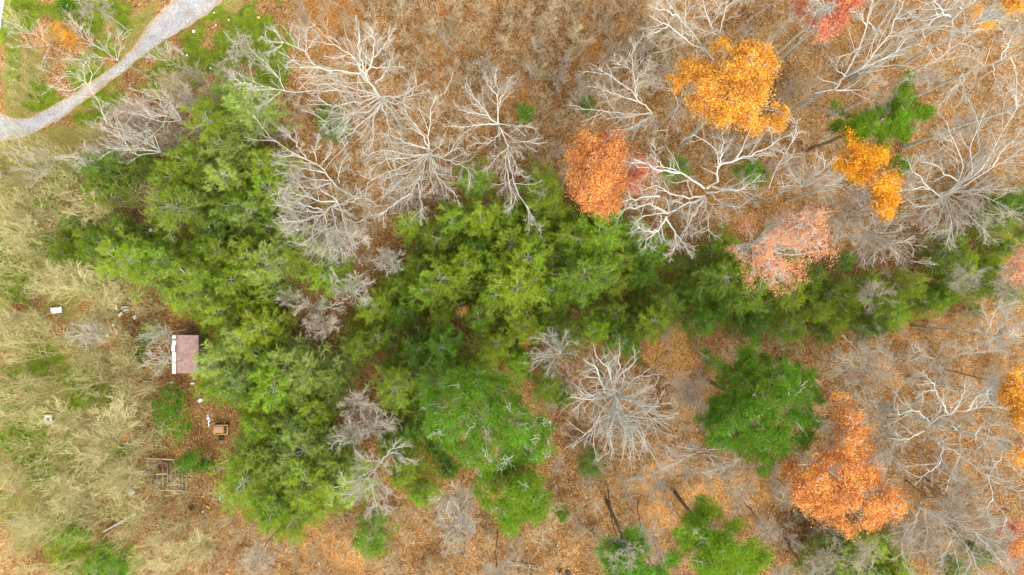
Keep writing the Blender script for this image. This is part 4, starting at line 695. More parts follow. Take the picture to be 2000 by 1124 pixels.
def crumple(name, px, py, sx, sy, rot, material, label, cat, seed, thick=0.12, amp=0.12, group=None):
    """a bent sheet with thickness"""
    g = np.random.default_rng(seed); n = 7
    u, v = np.meshgrid(np.linspace(-.5, .5, n), np.linspace(-.5, .5, n))
    jig = g.normal(size=(n, n))*0.06; jig2 = g.normal(size=(n, n))*0.06
    x, y = (u+jig*(np.abs(u) > .3))*sx, (v+jig2*(np.abs(v) > .3))*sy
    z = amp*(np.sin(u*7+g.random()*6)*np.cos(v*6+g.random()*6)*0.5+0.5) + g.random((n, n))*amp*0.3
    c, s = math.cos(rot), math.sin(rot); X, Y = x*c-y*s, x*s+y*c
    top = np.stack([X, Y, z+thick], -1).reshape(-1, 3); bot = np.stack([X, Y, z], -1).reshape(-1, 3)
    i = (np.arange(n-1)[:, None]*n+np.arange(n-1)[None]).ravel(); F = np.stack([i, i+1, i+n+1, i+n], 1)
    F2 = F[:, ::-1]+n*n
    rim = np.concatenate([np.arange(n), np.arange(1, n)*n+n-1, (n-1)*n+np.arange(n-2, -1, -1), np.arange(n-2, 0, -1)*n])
    r2 = np.roll(rim, -1); side = np.stack([rim, rim+n*n, r2+n*n, r2], 1)
    o = link(name, mk_mesh(name, np.concatenate([top, bot]), [F, F2, side], False, [M[material]]), None, W3(px, py)+np.array([0, 0, 0.05 if name == 'scrap' else 0.35]))
    return tag(o, label, cat, group)
# shed with corrugated roof, white boards along its open eave
_sx, _sy = P2W(352, 692, 2.65)
e = empty('shed', (float(_sx), float(_sy), float(gz(_sx, _sy))), 'derelict shed with pinkish corrugated roof and white boards along its eave, half under pines', 'shed'); LAND.append(('the shed roof', 352, 690))
Rw, Rl = 3.0, 4.8
cn = 73; u = np.linspace(0, Rw, 9); vv = np.linspace(-Rl/2, Rl/2, cn)
U, Vv = np.meshgrid(u, vv); Zc = 2.6+0.10*U + 0.025*np.sin(Vv*2*pi/0.2)
top = np.stack([U-0.55, Vv, Zc], -1).reshape(-1, 3); bot = top-np.array([0, 0, 0.05]); nn_ = 9
i = (np.arange(cn-1)[:, None]*nn_+np.arange(nn_-1)[None]).ravel(); F = np.stack([i, i+1, i+nn_+1, i+nn_], 1)
rim = np.concatenate([np.arange(nn_), np.arange(1, cn)*nn_+nn_-1, (cn-1)*nn_+np.arange(nn_-2, -1, -1), np.arange(cn-2, 0, -1)*nn_]); r2 = np.roll(rim, -1)
M['roof'] = plain('corrugated_roof', (0.29, 0.185, 0.17), 0.7, 0.32, 1.6)
link('roof', mk_mesh('roof', np.concatenate([top, bot]), [F, F[:, ::-1]+len(top), np.stack([rim, rim+len(top), r2+len(top), r2], 1)], True, [M['roof']]), e)
for c, s in (((-0.45, 0, 1.28), (0.12, Rl-0.2, 2.5)), ((2.25, 0, 1.38), (0.12, Rl-0.2, 2.7)), ((0.9, Rl/2-0.16, 1.25), (2.55, 0.12, 2.5)), ((0.9, -Rl/2+0.16, 1.25), (2.55, 0.12, 2.5))):
    box_obj('wall', [(c, s, 0)], 'dark_wall', e)
for yy, ln in ((2.15, .42), (1.68, .2), (1.4, .55), (0.75, .8), (0.02, 0.5), (-0.72, 1.0), (-1.5, .45), (-2.1, .72)):
    box_obj('eave_board', [((-0.8 - (0.1 if yy == 0.75 else 0), yy, 2.52), (0.46, ln, 0.14), 0.02)], 'white', e, bevel=0.02)
# ruined deck
e = empty('ruined_deck', W3(328, 930), 'collapsed grey timber frame with bare parallel joists in brown leaves', 'deck'); LAND.append(('the ruined joists', 328, 930))
for k, px_ in enumerate((297, 309, 320, 329, 336, 344, 352, 358, 366)):
    x = (px_-328)/PPM; ln = [2.2, 3.0, 3.4, 3.4, 3.2, 3.6, 2.4, 3.4, 2.6][k]
    box_obj('joist', [((x, [-.6, 0.1, .1, 0, .15, -.3, -.3, -.4, -.3][k], 0.42), (0.13, ln, 0.20), [0.02, -.01, .02, -.02, .01, -.02, .06, .02, -.03][k])], 'wood', e)
for y0, x0, ln, r in ((0.35, -1.6, 3.2, 0.03), (-1.0, 1.0, 2.2, 0.02), (-1.75, 0.6, 3.8, -0.05), (2.3, -0.9, 3.8, -0.05)):
    box_obj('beam', [((x0, y0, 0.60), (ln, 0.15, 0.15), r)], 'wood_pale', e)
for x0, y0, ln, r in ((1.35, 1.4, 1.9, -0.95), (1.2, -0.5, 1.2, 0.9), (-.9, -2, 1.1, 0.7), (-2.3, 1.6, 1.2, 1.5)):
    box_obj('loose_board', [((x0, y0, 0.75), (ln, 0.14, 0.05), r)], 'wood_pale', e)
# cart with brown tray
e = empty('flat_cart', W3(434, 838), 'small flat cart with brown top and yellow-edged frame beside white post', 'cart'); LAND.append(('the brown-topped cart', 434, 838))
box_obj('tray', [((-0.1, 0.08, 0.72), (1.3, 0.86, 0.10), 0.02)], 'tan', e, bevel=0.04)
box_obj('frame', [((0.15, -0.52, 0.60), (1.75, 0.10, 0.10), 0), ((0.15, 0.62, 0.60), (1.75, 0.10, 0.10), 0), ((0.98, 0.05, 0.60), (0.10, 1.04, 0.10), 0), ((-0.68, 0.05, 0.60), (0.10, 1.04, 0.10), 0)], 'yellow', e)
def ring(name, rad, wd, material, parent, loc, rot):
    t = np.arange(18)*2*pi/18; a = np.stack([np.cos(t)*rad, np.sin(t)*rad, 0*t], 1); P = np.vstack([a, a[:1]])[None]
    V, F = tubes([(P, np.full((1, 19), wd), 6)]); o = link(name, mk_mesh(name, V, F, True, [M[material]]), parent, loc); o.rotation_euler = rot; return o
for xx, yy in ((-0.5, -0.62), (0.85, -0.62), (-0.5, 0.74), (0.85, 0.74)): ring('wheel', 0.24, 0.06, 'black', e, (xx, yy, 0.30), (pi/2, 0, 0))
e = empty('metal_post', W3(428, 822), 'thin white metal post with bulky bracket near brown-topped cart', 'post')
V, F = tubes([(np.array([[[0, 0, 0], [0, 0, 3.0]]]), np.full((1, 2), 0.05), 8)]); link('post', mk_mesh('post', V, F, True, [M['white']]), e)
box_obj('arm', [((0, 0.75, 2.95), (0.08, 1.9, 0.08), 0.05)], 'white', e)
box_obj('bracket', [((0, 0.95, 3.05), (0.4, 0.35, 0.14), 0.4), ((0.12, 0.6, 3.03), (0.3, 0.26, 0.12), 0.1), ((-0.05, 1.25, 3.04), (0.2, 0.2, 0.12), 0.9)], 'metal', e)
# utility pole and its wire
pb = W3(341, 457); e = empty('utility_pole', pb, 'grey wooden pole topped by white lamp, at the edge of the pines', 'pole'); LAND.append(('the lamp pole', 320, 456))
V, F = tubes([(np.array([[[0, 0, 0], [0, 0, 2.5], [0.02, 0, 5.0]]]), np.array([[0.13, 0.12, 0.10]]), 8)]); link('pole', mk_mesh('pole', V, F, True, [M['wood']]), e)
box_obj('arm', [((-0.1, 0, 4.9), (0.9, 0.09, 0.09), 0.1)], 'wood', e)
V, F = tubes([(np.array([[[-.42, 0.02, 4.72], [-.42, 0.02, 4.8], [-.42, .02, 4.95], [-.42, .02, 5.1]]]), np.array([[0.02, 0.24, 0.22, 0.05]]), 14)]); link('lamp', mk_mesh('lamp', V, F, True, [M['white']]), e)
a = pb + np.array([-0.5, 0, 5.0]); b2 = W3(150, 496)+np.array([0, 0, 2.2]); t = np.linspace(0, 1, 20)[:, None]
wp = a*(1-t)+b2*t - np.array([0, 0, 1.0])*(4*t*(1-t))
V, F = tubes([((wp-a)[None], np.full((1, 20), 0.022), 4)]); tag(link('overhead_wire', mk_mesh('overhead_wire', V, F, True, [M['metal']]), None, a), 'thin pale wire sagging from the lamp pole out over scrub', 'wire')
b3 = b2-np.array([0, 0, 2.2]); V, F = tubes([(np.array([[[0, 0, -.1], [0, 0, 2.25]]]), np.array([[0.07, 0.06]]), 7)])
tag(link('wire_post', mk_mesh('wire_post', V, F, True, [M['wood']]), None, b3), 'short wooden post holding the far end of the thin wire', 'post')
V, F = tubes([(np.array([[[0, 0, .0], [0, 0, .35], [0, 0, .7], [0, 0, .75]]]), np.array([[0.33, 0.36, 0.34, 0.02]]), 16)])
tag(link('plastic_drum', mk_mesh('plastic_drum', V, F, True, [M['metal']]), None, W3(341, 467)), 'pale teal-grey drum at the foot of the lamp pole', 'drum')
# sheets, scraps and litter
crumple('discarded_panel', 117, 606, 1.42, 0.78, 0.12, 'white', 'white folded panel lying alone in tan scrub', 'panel', 1, 0.10, 0.10); LAND.append(('the white folded panel', 117, 606))
e = empty('square_frame', W3(105, 817)+np.array([0, 0, 0.7]), 'white square frame with dark hole, lying in olive scrub', 'frame'); LAND.append(('the white square frame', 105, 817))
box_obj('border', [((0, .43, .3), (.98, .30, .12), 0), ((0, -.43, .3), (.98, .30, .12), 0), ((-.35, 0, .3), (.28, .56, .12), 0), ((.33, 0, .3), (.32, .56, .12), 0)], 'white', e, bevel=0.02)
box_obj('dark_hole_sheet', [((0, 0, .12), (.9, 1.08, .1), 0)], 'black', e)  # black sheet behind the opening, painted in for the darkness of the hole
crumple('sheet', 260, 961, 0.85, 0.62, 0.7, 'grey', 'pale grey rounded slab left of the ruined joists', 'slab', 3, 0.16, 0.12)
for k, (px_, py_, sx, sy, r, mt, lab) in enumerate([
    (250, 603, .75, .6, .3, 'white', 'largest crumpled white scrap in the litter patch'), (240, 614, .65, .4, .8, 'white', 'oblong white scrap at the low side of the litter patch'), (244, 601, .35, .3, .1, 'white', 'small white scrap touching the largest one'),
    (267, 620, .38, .45, .4, 'white', 'lone white scrap right of the litter patch'), (226, 634, .3, .34, 1, 'white', 'white scrap on red-brown leaves below the litter patch'), (299, 585, .22, .22, 0, 'white', 'tiny white lump beside pink tangle'), (320, 603, .22, .16, 0, 'white', 'tiny white scrap at the foot of pines, right of litter'),
    (281, 560, .95, .6, .2, 'red', 'red-pink crushed plastic sheet at the pine edge'), (246, 580, .42, .36, .5, 'red', 'small red scrap left of the crushed red sheet'), (288, 584, .6, .2, .6, 'red', 'curled pinkish strip beside small bare bush'),
    (214, 656, .45, .35, .3, 'white', 'whitish rag in grey brush, left of red-brown leaves'), (203, 642, .35, .3, .9, 'white', 'pale rag beside the whitish rag'), (392, 782, .6, .45, .7, 'white', 'white torn sheet near pines above the cart'), (338, 747, .45, .2, .4, 'white', 'white strip below the shed'), (377, 749, .55, .22, .1, 'white', 'second white strip below the shed, nearer the pines'),
    (282, 924, .42, .32, .6, 'blue', 'slate blue plastic piece at the corner of ruined joists'), (19, 1016, .34, .3, .2, 'blue', 'bright blue scrap alone near left edge'), (431, 973, .2, .6, .05, 'teal', 'teal plastic strip on brown leaves'), (309, 944, .3, .3, 0, 'white', 'cream lump among the ruined joists'),
    (407, 991, .6, .2, -.6, 'yellow', 'bent yellow board below the teal strip'), (396, 1000, .3, .2, .2, 'white', 'small pale scrap below the bent yellow board'), (371, 937, .4, .25, .2, 'yellow', 'yellow leafy scrap at the right end of ruined joists'),
    (994, 1040, .7, .4, .5, 'white', 'white scrap under the rounded lime conifer'), (1089, 1066, .2, .2, 0, 'white', 'tiny white dot in tan litter near lower edge'), (1863, 484, .3, .22, .3, 'white', 'white scrap beside the right-hand pine clump'),
    (380, 63, .34, .34, 0, 'white', 'roundest white litter piece on drive-side grass'), (368, 42, .22, .22, 0, 'white', 'white litter dot on the gravel'), (367, 110, .24, .24, .4, 'white', 'right-hand of two white litter dots in darker grass'), (358, 107, .18, .18, 0, 'white', 'left-hand of two white litter dots in darker grass'), (412, 134, .22, .2, 0, 'white', 'white litter dot on grass below the silver twigs'), (423, 51, .2, .2, 0, 'white', 'white litter dot on grass beyond the drive edge'), (447, 40, .2, .2, 0, 'white', 'white litter dot on grass farthest from drive'), (419, 26, .2, .2, .3, 'white', 'white litter dot at the drive edge'), (505, 35, .4, .3, .3, 'yellow', 'pale yellow litter piece at the grass edge'),
    (297, 388, .4, .3, .2, 'white', 'white scrap in the reddish clearing'), (325, 392, .36, .14, .6, 'white', 'white strip in the reddish clearing'), (371, 401, .26, .3, .2, 'white', 'white lump right of the reddish clearing'), (343, 475, .2, .3, .2, 'white', 'white scrap below the teal-grey drum')]):
    crumple('scrap', px_, py_, sx, sy, r, mt, lab, 'scrap', 20+k, 0.07, 0.12)
LAND += [('the white litter scraps', 246, 606), ('the crushed red sheet', 281, 560)]
def stick(name, a, b2, r0, r1, material, label, cat, z0=0.15, z1=0.15, group=None, bend=0.0):
    A, B = W3(*a)+np.array([0, 0, z0]), W3(*b2)+np.array([0, 0, z1]); t = np.linspace(0, 1, 7)[:, None]
    P = A*(1-t)+B*t + np.array([0, 0, bend])*np.sin(t*pi); V, F = tubes([((P-A)[None], np.linspace(r0, r1, 7)[None], 7)])
    return tag(link(name, mk_mesh(name, V, F, True, [M[material]]), None, A), label, cat, group)
stick('fallen_pole', (409, 915), (472, 886), 0.06, 0.10, 'wood_pale', 'long straight fallen pole leaning into green brush at pine edge', 'pole', 0.3, 0.7)
stick('fallen_log', (203, 1038), (270, 1001), 0.09, 0.16, 'bark_white', 'pale straight fallen trunk on scrubby ground, lower left', 'trunk', 0.3, 0.5)
stick('fallen_log', (180, 930), (262, 888), 0.06, 0.10, 'wood', 'slim grey-brown fallen trunk beside the tan raking trees', 'trunk', 0.3, 0.7)
for k, (a, b2, lab) in enumerate([((995, 1097), (1044, 1105), 'longest pale cut pole in the heap at the lower edge'), ((1004, 1102), (1060, 1112), 'lowest pale cut pole in the heap at the lower edge'), ((1013, 1085), (1008, 1100), 'short pale cut pole standing up from the heap'), ((990, 1103), (1025, 1100), 'pale cut pole crossing the heap at its left end'), ((1035, 1100), (1030, 1124), 'pale cut pole pointing down out of the heap')]):
    stick('cut_pole', a, b2, 0.06, 0.05, 'wood_pale', lab, 'pole', 0.15+0.08*k, 0.2+0.08*k, 'heap of cut poles')
for k, (a, b2, lab) in enumerate([((256, 556), (262, 549), 'white slat at the top of the litter patch'), ((229, 587), (237, 580), 'white slat leaning left of the litter patch'), ((256, 578), (258, 585), 'short white slat between red scraps'), ((190, 765), (195, 776), 'white slat on the scrubby slope'), ((191, 700), (195, 716), 'thin white slat above the scrubby slope')]):
    stick('slat', a, b2, 0.05, 0.045, 'white', lab, 'slat', 0.2, 0.25)
for px_, py_, lab in ((358, 980, 'black tyre below the ruined joists'), (373, 992, 'second black tyre below the ruined joists, half sunk'), (434, 855, 'black tyre below the brown-topped cart'), (1092, 1115, 'grey-black tyre near the heap of cut poles'), (1110, 1121, 'black tyre cut by the lower edge'), (904, 1077, 'black tyre in tan brush under the pale bush-like tree')):
    o = ring('tyre', 0.26, 0.11, 'black', None, W3(px_, py_)+np.array([0, 0, .12]), (0.1, 0.15, 0)); tag(o, lab, 'tyre', 'discarded tyres')
V, F = tubes([(np.array([[[0, 0, -.1], [0, 0, 1.0], [0, 0, 2.4], [0, 0, 2.45]]]), np.array([[0.36, 0.31, 0.29, 0.02]]), 10)])
tag(link('stump', mk_mesh('stump', V, F, True, [M['wood']]), None, W3(17, 345)), 'tall broken stump standing near the left edge', 'stump')
LAND += [('the drive bend', 90, 230), ('the drive top', 350, 30), ('the cut poles', 1025, 1102), ('the road corner', 8, 30)]

# ------------------------------------------------------------------ pines and saplings, told apart by the nearest landmark
def poisson(rng, poly, sp, taken=None):
    poly = np.asarray(poly, float); lo, hi = poly.min(0), poly.max(0); out = []
    area = np.prod(hi-lo)
    for q in rng.uniform(lo, hi, (int(area/sp**2*14)+60, 2)):
        if not poly_in(poly, q[0], q[1]): continue
        if all((q[0]-o[0])**2+(q[1]-o[1])**2 > (sp*(0.8+0.35*rng.random()))**2 for o in out): out.append(q)
    return out
ORD = ['nearest', 'second nearest', 'third nearest', 'fourth nearest', 'fifth nearest', 'sixth nearest', 'seventh nearest', 'eighth nearest', 'ninth nearest', 'tenth nearest']
OCT = ['right of', 'upper right of', 'above', 'upper left of', 'left of', 'lower left of', 'below', 'lower right of']
def name_places(P, what):
    """one label per point: its rank among all points of the kind in one of eight directions from a landmark"""
    P = np.asarray(P, float); best = [(99, 1e9, None)]*len(P)
    for ph, lx, ly in LAND:
        dx, dy = P[:, 0]-lx, -(P[:, 1]-ly); d = np.hypot(dx, dy); oc = np.round(np.arctan2(dy, dx)/(pi/4)).astype(int) % 8
        for o in range(8):
            ii = np.where(oc == o)[0]; ii = ii[np.argsort(d[ii])]
            for r, k in enumerate(ii[:10]):
                s = (r*45+d[k], d[k], (ph, o, r))
                if s < best[k] or best[k][2] is None: best[k] = s
    out = []
    for k, (_, _, q) in enumerate(best):
        wd = what[k] if isinstance(what, list) else what
        out.append(f'{wd}, {ORD[q[2]]} {OCT[q[1]]} {q[0]}' if q else wd)
    return out
def pine_proto(seed, rw=2.4, hh=9.0, nb=52, tip=0.5):
    rng = np.random.default_rng(seed+900)
    zb = np.sort(rng.uniform(0.30, 0.97, nb))*hh; az = np.arange(nb)*2.399+rng.normal(size=nb)*0.3
    prof = (1-(zb/hh-0.30)/0.70)
    ln = rw*(0.25+0.75*np.clip(prof, 0, 1)**0.6)*(0.45+0.85*rng.random(nb))
    d = np.stack([np.cos(az), np.sin(az), 0.25+0.5*(zb/hh)**2], 1)
    s = np.linspace(0, 1, 6)[None, :, None]
    P = np.stack([0*zb, 0*zb, zb], 1)[:, None] + nrm(d)[:, None]*ln[:, None, None]*s
    P[..., 2] += 0.18*ln[:, None]*s[..., 0]**2
    P[:, 1:] += rng.normal(size=(nb, 5, 3))*0.07
    R = 0.040*(1-0.7*np.linspace(0, 1, 6))[None]*np.ones((nb, 1))
    A = spawn(rng, P, R, 9, 0.36, 1.0, 0.7, 0.42, 4, 0.15, 0.12, rmin=0.010, lmin=0.12)
    B = spawn(rng, *A, 3, 0.3, 1.0, 0.8, 0.5, 3, 0.15, 0.1, rmin=0.008, lmin=0.06)
    tz = np.linspace(0, hh, 8); TP = np.stack([rng.normal(size=8)*0.04, rng.normal(size=8)*0.04, tz], 1); TP[0] = (0, 0, -0.15)
    Vt, Ft = tubes([(TP[None], np.linspace(0.15, 0.02, 8)[None], 7), (P, R, 4), (A[0], A[1], 3)])
    trunk = mk_mesh('pine_trunk', Vt, Ft, True, [M['twig_pine']])
    # tufts of needles along the twigs
    Cs, Ds = [], []
    for (Q, per) in ((A[0], 13), (B[0], 11), (P[:, 3:], 8)):
        m_, n_, _ = Q.shape; f = rng.random((m_, per))**0.7*(n_-1); i = np.clip(f.astype(int), 0, n_-2); fr = (f-i)[..., None]; r = np.arange(m_)[:, None]
        pos = Q[r, i]*(1-fr)+Q[r, i+1]*fr; tan = nrm(Q[r, i+1]-Q[r, i])
        Cs.append(pos.reshape(-1, 3)); Ds.append((tan*0.9+rng.normal(size=pos.shape)*0.55+np.array([0, 0, 0.15])).reshape(-1, 3))
    V, F = blades(rng, np.concatenate(Cs), np.concatenate(Ds), 0.30, 0.034)
    return trunk, V, F
pine_p = []
for k in range(6):
    tr, V, F = pine_proto(k, [2.7, 3.1, 2.4, 2.9, 3.3, 2.6][k], [9, 9.5, 9, 8, 10, 7.5][k], [48, 56, 44, 50, 60, 42][k])
    pine_p.append((tr, {mt: mk_mesh('pine_crown', V, [F], False, [M[mt]]) for mt in ('pine_bright', 'pine_mid', 'pine_soft')}))
rng = np.random.default_rng(11)
PZ = [  # polygon, spacing, crown height fraction etc: (poly, spacing, scale lo, hi, materials)
 ([(445,190),(500,165),(528,230),(520,300),(545,370),(540,430),(510,480),(540,560),(520,600),(470,620),(400,640),(330,600),(320,540),(270,520),(250,480),(330,440),(370,380),(345,330),(390,300),(420,250)], 41, 0.85, 1.35, ('pine_bright', 'pine_bright', 'pine_soft', 'pine_mid'), 'tall yellow-green belt pine'),
 ([(520,520),(560,470),(640,500),(660,560),(610,590),(545,610),(600,650),(680,700),(720,740),(700,780),(640,830),(680,900),(690,960),(600,1000),(540,990),(490,930),(470,880),(445,790),(405,750),(390,640),(470,620)], 43, 0.85, 1.4, ('pine_soft', 'pine_bright', 'pine_soft', 'pine_bright'), 'feathery pale green belt pine'),
 ([(205,325),(290,318),(345,330),(340,375),(270,385),(215,385)], 38, 0.7, 1.0, ('pine_bright', 'pine_mid'), 'small western pine'),
 ([(118,415),(180,430),(240,450),(275,480),(250,520),(190,500),(110,515),(110,480),(170,470)], 38, 0.6, 0.9, ('pine_bright', 'pine_mid'), 'small western pine'),
 ([(930,355),(1000,380),(1060,370),(1110,390),(1190,420),(1240,470),(1240,540),(1100,560),(950,560),(900,600),(760,610),(725,600),(720,520),(790,500),(795,440),(870,425),(900,400)], 46, 0.75, 1.3, ('pine_bright', 'pine_mid', 'pine_bright'), 'yellow-green thicket pine'),
 ([(1240,470),(1330,500),(1440,440),(1450,540),(1490,570),(1480,645),(1380,640),(1290,650),(1250,665),(1120,655),(1040,650),(960,650),(900,610),(950,560),(1100,560),(1240,540)], 47, 0.6, 1.15, ('pine_mid', 'pine_mid', 'pine_bright'), 'dark green thicket pine'),
 ([(660,620),(720,600),(900,600),(960,650),(1040,650),(1020,720),(990,735),(900,725),(850,750),(830,800),(870,870),(890,920),(850,990),(800,980),(790,900),(760,790),(720,740),(680,690)], 46, 0.6, 1.1, ('pine_mid', 'pine_bright', 'pine_mid'), 'mid-green thicket pine'),
 ([(1450,560),(1560,540),(1640,560),(1700,550),(1850,565),(1850,610),(1740,640),(1640,650),(1560,655),(1450,620)], 44, 0.6, 0.9, ('pine_mid', 'pine_bright'), 'dark green strip pine'),
 ([(1830,485),(1900,490),(1960,510),(1940,560),(1850,565)], 40, 0.7, 0.95, ('pine_bright', 'pine_mid'), 'dark green clump pine'),
 ([(1890,460),(1935,400),(2010,380),(2040,460),(1930,495)], 44, 0.6, 0.9, ('pine_mid',), 'dark green edge pine'),
 ([(1590,1070),(1700,1045),(1750,1080),(1760,1150),(1590,1150)], 36, 0.75, 1.0, ('pine_soft', 'pine_soft', 'pine_bright'), 'pale green feathery pine'),
]
CLEAR = [(612, 592, 62), (604, 645, 50), (650, 668, 42), (690, 555, 46), (755, 503, 40), (725, 785, 60), (700, 840, 52), (745, 865, 34), (722, 935, 34), (520, 280, 16), (905, 640, 22), (960, 620, 20), (1060, 590, 22), (305, 458, 26), (300, 394, 27), (338, 462, 14), (345, 692, 30), (432, 832, 36), (395, 780, 14), (280, 575, 30)]
pts = []
for poly, sp, lo, hi, mts, what in PZ:
    for q in poisson(rng, poly, sp):
        if any(math.hypot(q[0]-a, q[1]-b_) < r_ for a, b_, r_ in CLEAR): continue
        s_ = rng.uniform(lo, hi)              # no crown over the shed, the cart or the lamp pole
        if any(math.hypot(q[0]-a, q[1]-b_) < r_+47*s_ for a, b_, r_ in ((354, 678, 4), (354, 710, 4), (434, 836, 6), (424, 812, 2), (310, 457, 4), (334, 460, 2))): continue
        pts.append((q[0], q[1], s_, mts[rng.integers(len(mts))], what))
for x_, y_, s, mt, what in [(1155,908,.6,'pine_mid','lone small pine'), (722,1035,.95,'pine_mid','lone pine'), (1097,1005,.45,'pine_bright','lone tiny pine'), (1070,755,.8,'pine_bright','soft pine'), (1100,770,.7,'pine_mid','soft pine'), (1970,580,.6,'pine_mid','lone small pine'), (1905,610,.35,'pine_mid','lone tiny pine'),
    (640,240,.6,'pine_mid','lone pine'), (660,255,.5,'pine_mid','lone pine'), (1150,205,.5,'pine_mid','lone pine'), (1320,335,.6,'pine_mid','lone pine'), (1465,330,.7,'pine_mid','lone pine'), (1490,340,.5,'pine_mid','lone pine'), (1755,325,.6,'pine_mid','lone pine'), (1650,510,.5,'pine_mid','lone pine'), (1860,1110,.6,'pine_mid','lone pine'), (1925,1080,.6,'pine_mid','lone pine'), (1900,1065,.45,'pine_mid','lone pine'), (760,870,.7,'pine_bright','soft pine'), (285,660,.4,'pine_mid','lone small pine'), (300,640,.4,'pine_mid','lone small pine')]:
    pts.append((x_, y_, s, mt, what))
# low evergreen brush added in bright green to lighten dark gaps under the pines
Cs = []
for poly, sp, lo, hi, mts, what in PZ[:10]:
    a = np.asarray(poly, float); ar = 0.5*abs(np.dot(a[:, 0], np.roll(a[:, 1], 1))-np.dot(a[:, 1], np.roll(a[:, 0], 1)))
    q = rng.uniform(a.min(0)-4, a.max(0)+4, (int(ar/16*2.2), 2)); q = q[poly_in(a, q[:, 0], q[:, 1])]
    hz = rng.uniform(0.2, 2.6, len(q)); x, y = P2W(q[:, 0], q[:, 1], hz); f = vnoise(x+200, y+300, 3.2) > 0.42
    for a_, b_, r_ in CLEAR: f &= np.hypot(q[:, 0]-a_, q[:, 1]-b_) > r_
    Cs.append(np.stack([x, y, hz+gz(x, y)], 1)[f])
Cs = np.concatenate(Cs); K = len(Cs)*13; ci = np.repeat(np.arange(len(Cs)), 13); u = nrm(rng.normal(size=(K, 3)))*np.array([1, 1, 0.5])
V, F = blades(rng, Cs[ci]+u*rng.random((K, 1))*0.32, u+rng.normal(size=(K, 3))*0.4+np.array([0, 0, 0.3]), 0.28, 0.035)
tag(link('evergreen_brush', mk_mesh('evergreen_brush', V, [F], False, [M['pine_bright']])), kind='stuff')
labs = name_places([p[:2] for p in pts], [p[4] for p in pts])
print('PINES', len(pts))
for (px_, py_, s, mt, what), lab in zip(pts, labs):
    tr, cr = pine_p[rng.integers(6)]
    hz = 6.5*s; x, y = P2W(px_, py_, hz); x, y = float(x), float(y)
    e = empty('pine_tree', (x, y, float(gz(x, y))), lab, 'pine tree', 'pines of the wood')
    e.scale = (s*rng.uniform(0.9, 1.1), s*rng.uniform(0.9, 1.1), s); e.rotation_euler = (rng.normal()*0.04, rng.normal()*0.04, rng.uniform(0, 2*pi))
    link('trunk', tr, e); link('crown', cr[mt], e)

def sapling_proto(seed, nl, per1, per2, spread, hh=7.0, stems=1):
    rng = np.random.default_rng(seed+700); Ps, Rs = [], []
    for s in range(stems):
        a = rng.uniform(0, 2*pi); k = 0.06 + (0.28*rng.random() if stems > 1 else 0)
        z = np.linspace(0, hh*(0.75+0.25*rng.random()), 8); z[0] = -0.1; c = np.cumsum(rng.normal(size=(8, 2))*0.10, 0); c[0] = 0
        Ps.append(np.stack([c[:, 0]+math.cos(a)*k*z, c[:, 1]+math.sin(a)*k*z, z], 1)); Rs.append(np.linspace(0.065, 0.015, 8)/(1 if stems == 1 else 1.2))
    P, R = np.stack(Ps), np.stack(Rs)
    A = spawn(rng, P, R, nl, 0.22, 1.0, spread, 0.45 if stems == 1 else 0.6, 6, 0.20 if stems == 1 else 0.10, 0.18, rmin=0.017)
    B = spawn(rng, *A, per1, 0.2, 1.0, 0.75, 0.45, 4, 0.22, 0.1, rmin=0.0125)
    C = spawn(rng, *B, per2, 0.2, 1.0, 0.7, 0.55, 3, 0.2, 0.08, rmin=0.010, lmin=0.08)
    return tubes([(P, R, 5), (A[0], A[1], 3), (B[0], B[1], 3), (C[0], C[1], 3)])
sap_g = [sapling_proto(k, 16, 6, 3, 0.75+0.06*k) for k in range(6)]
sap_t = [sapling_proto(20+k, 9, 4, 1, 0.55, stems=3) for k in range(5)]
sap_s = [sapling_proto(40+k, 9, 4, 2, 0.85, 4.0) for k in range(4)]
mesh_g = [mk_mesh('grey_sapling', V, F, True, [M['twig_brush' if q_ % 2 else 'twig_grey']]) for q_, (V, F) in enumerate(sap_g)]
mesh_t = [mk_mesh('tan_sapling', V, F, True, [M['twig_tan']]) for V, F in sap_t]
rng = np.random.default_rng(21)
NOT = [DRIVE] + [z[0] for z in PZ]
def scatter(poly, sp, lo, hi, what):
    o = []
    for q in poisson(rng, poly, sp):
        if min(math.hypot(q[0]-117, q[1]-606), math.hypot(q[0]-105, q[1]-817)) < 40 or abs(q[0]-350)+abs(q[1]-692) < 50: continue
        if any(poly_in(p, q[0], q[1]) for p in NOT): continue
        o.append((q[0], q[1], rng.uniform(lo, hi), what))
    return o
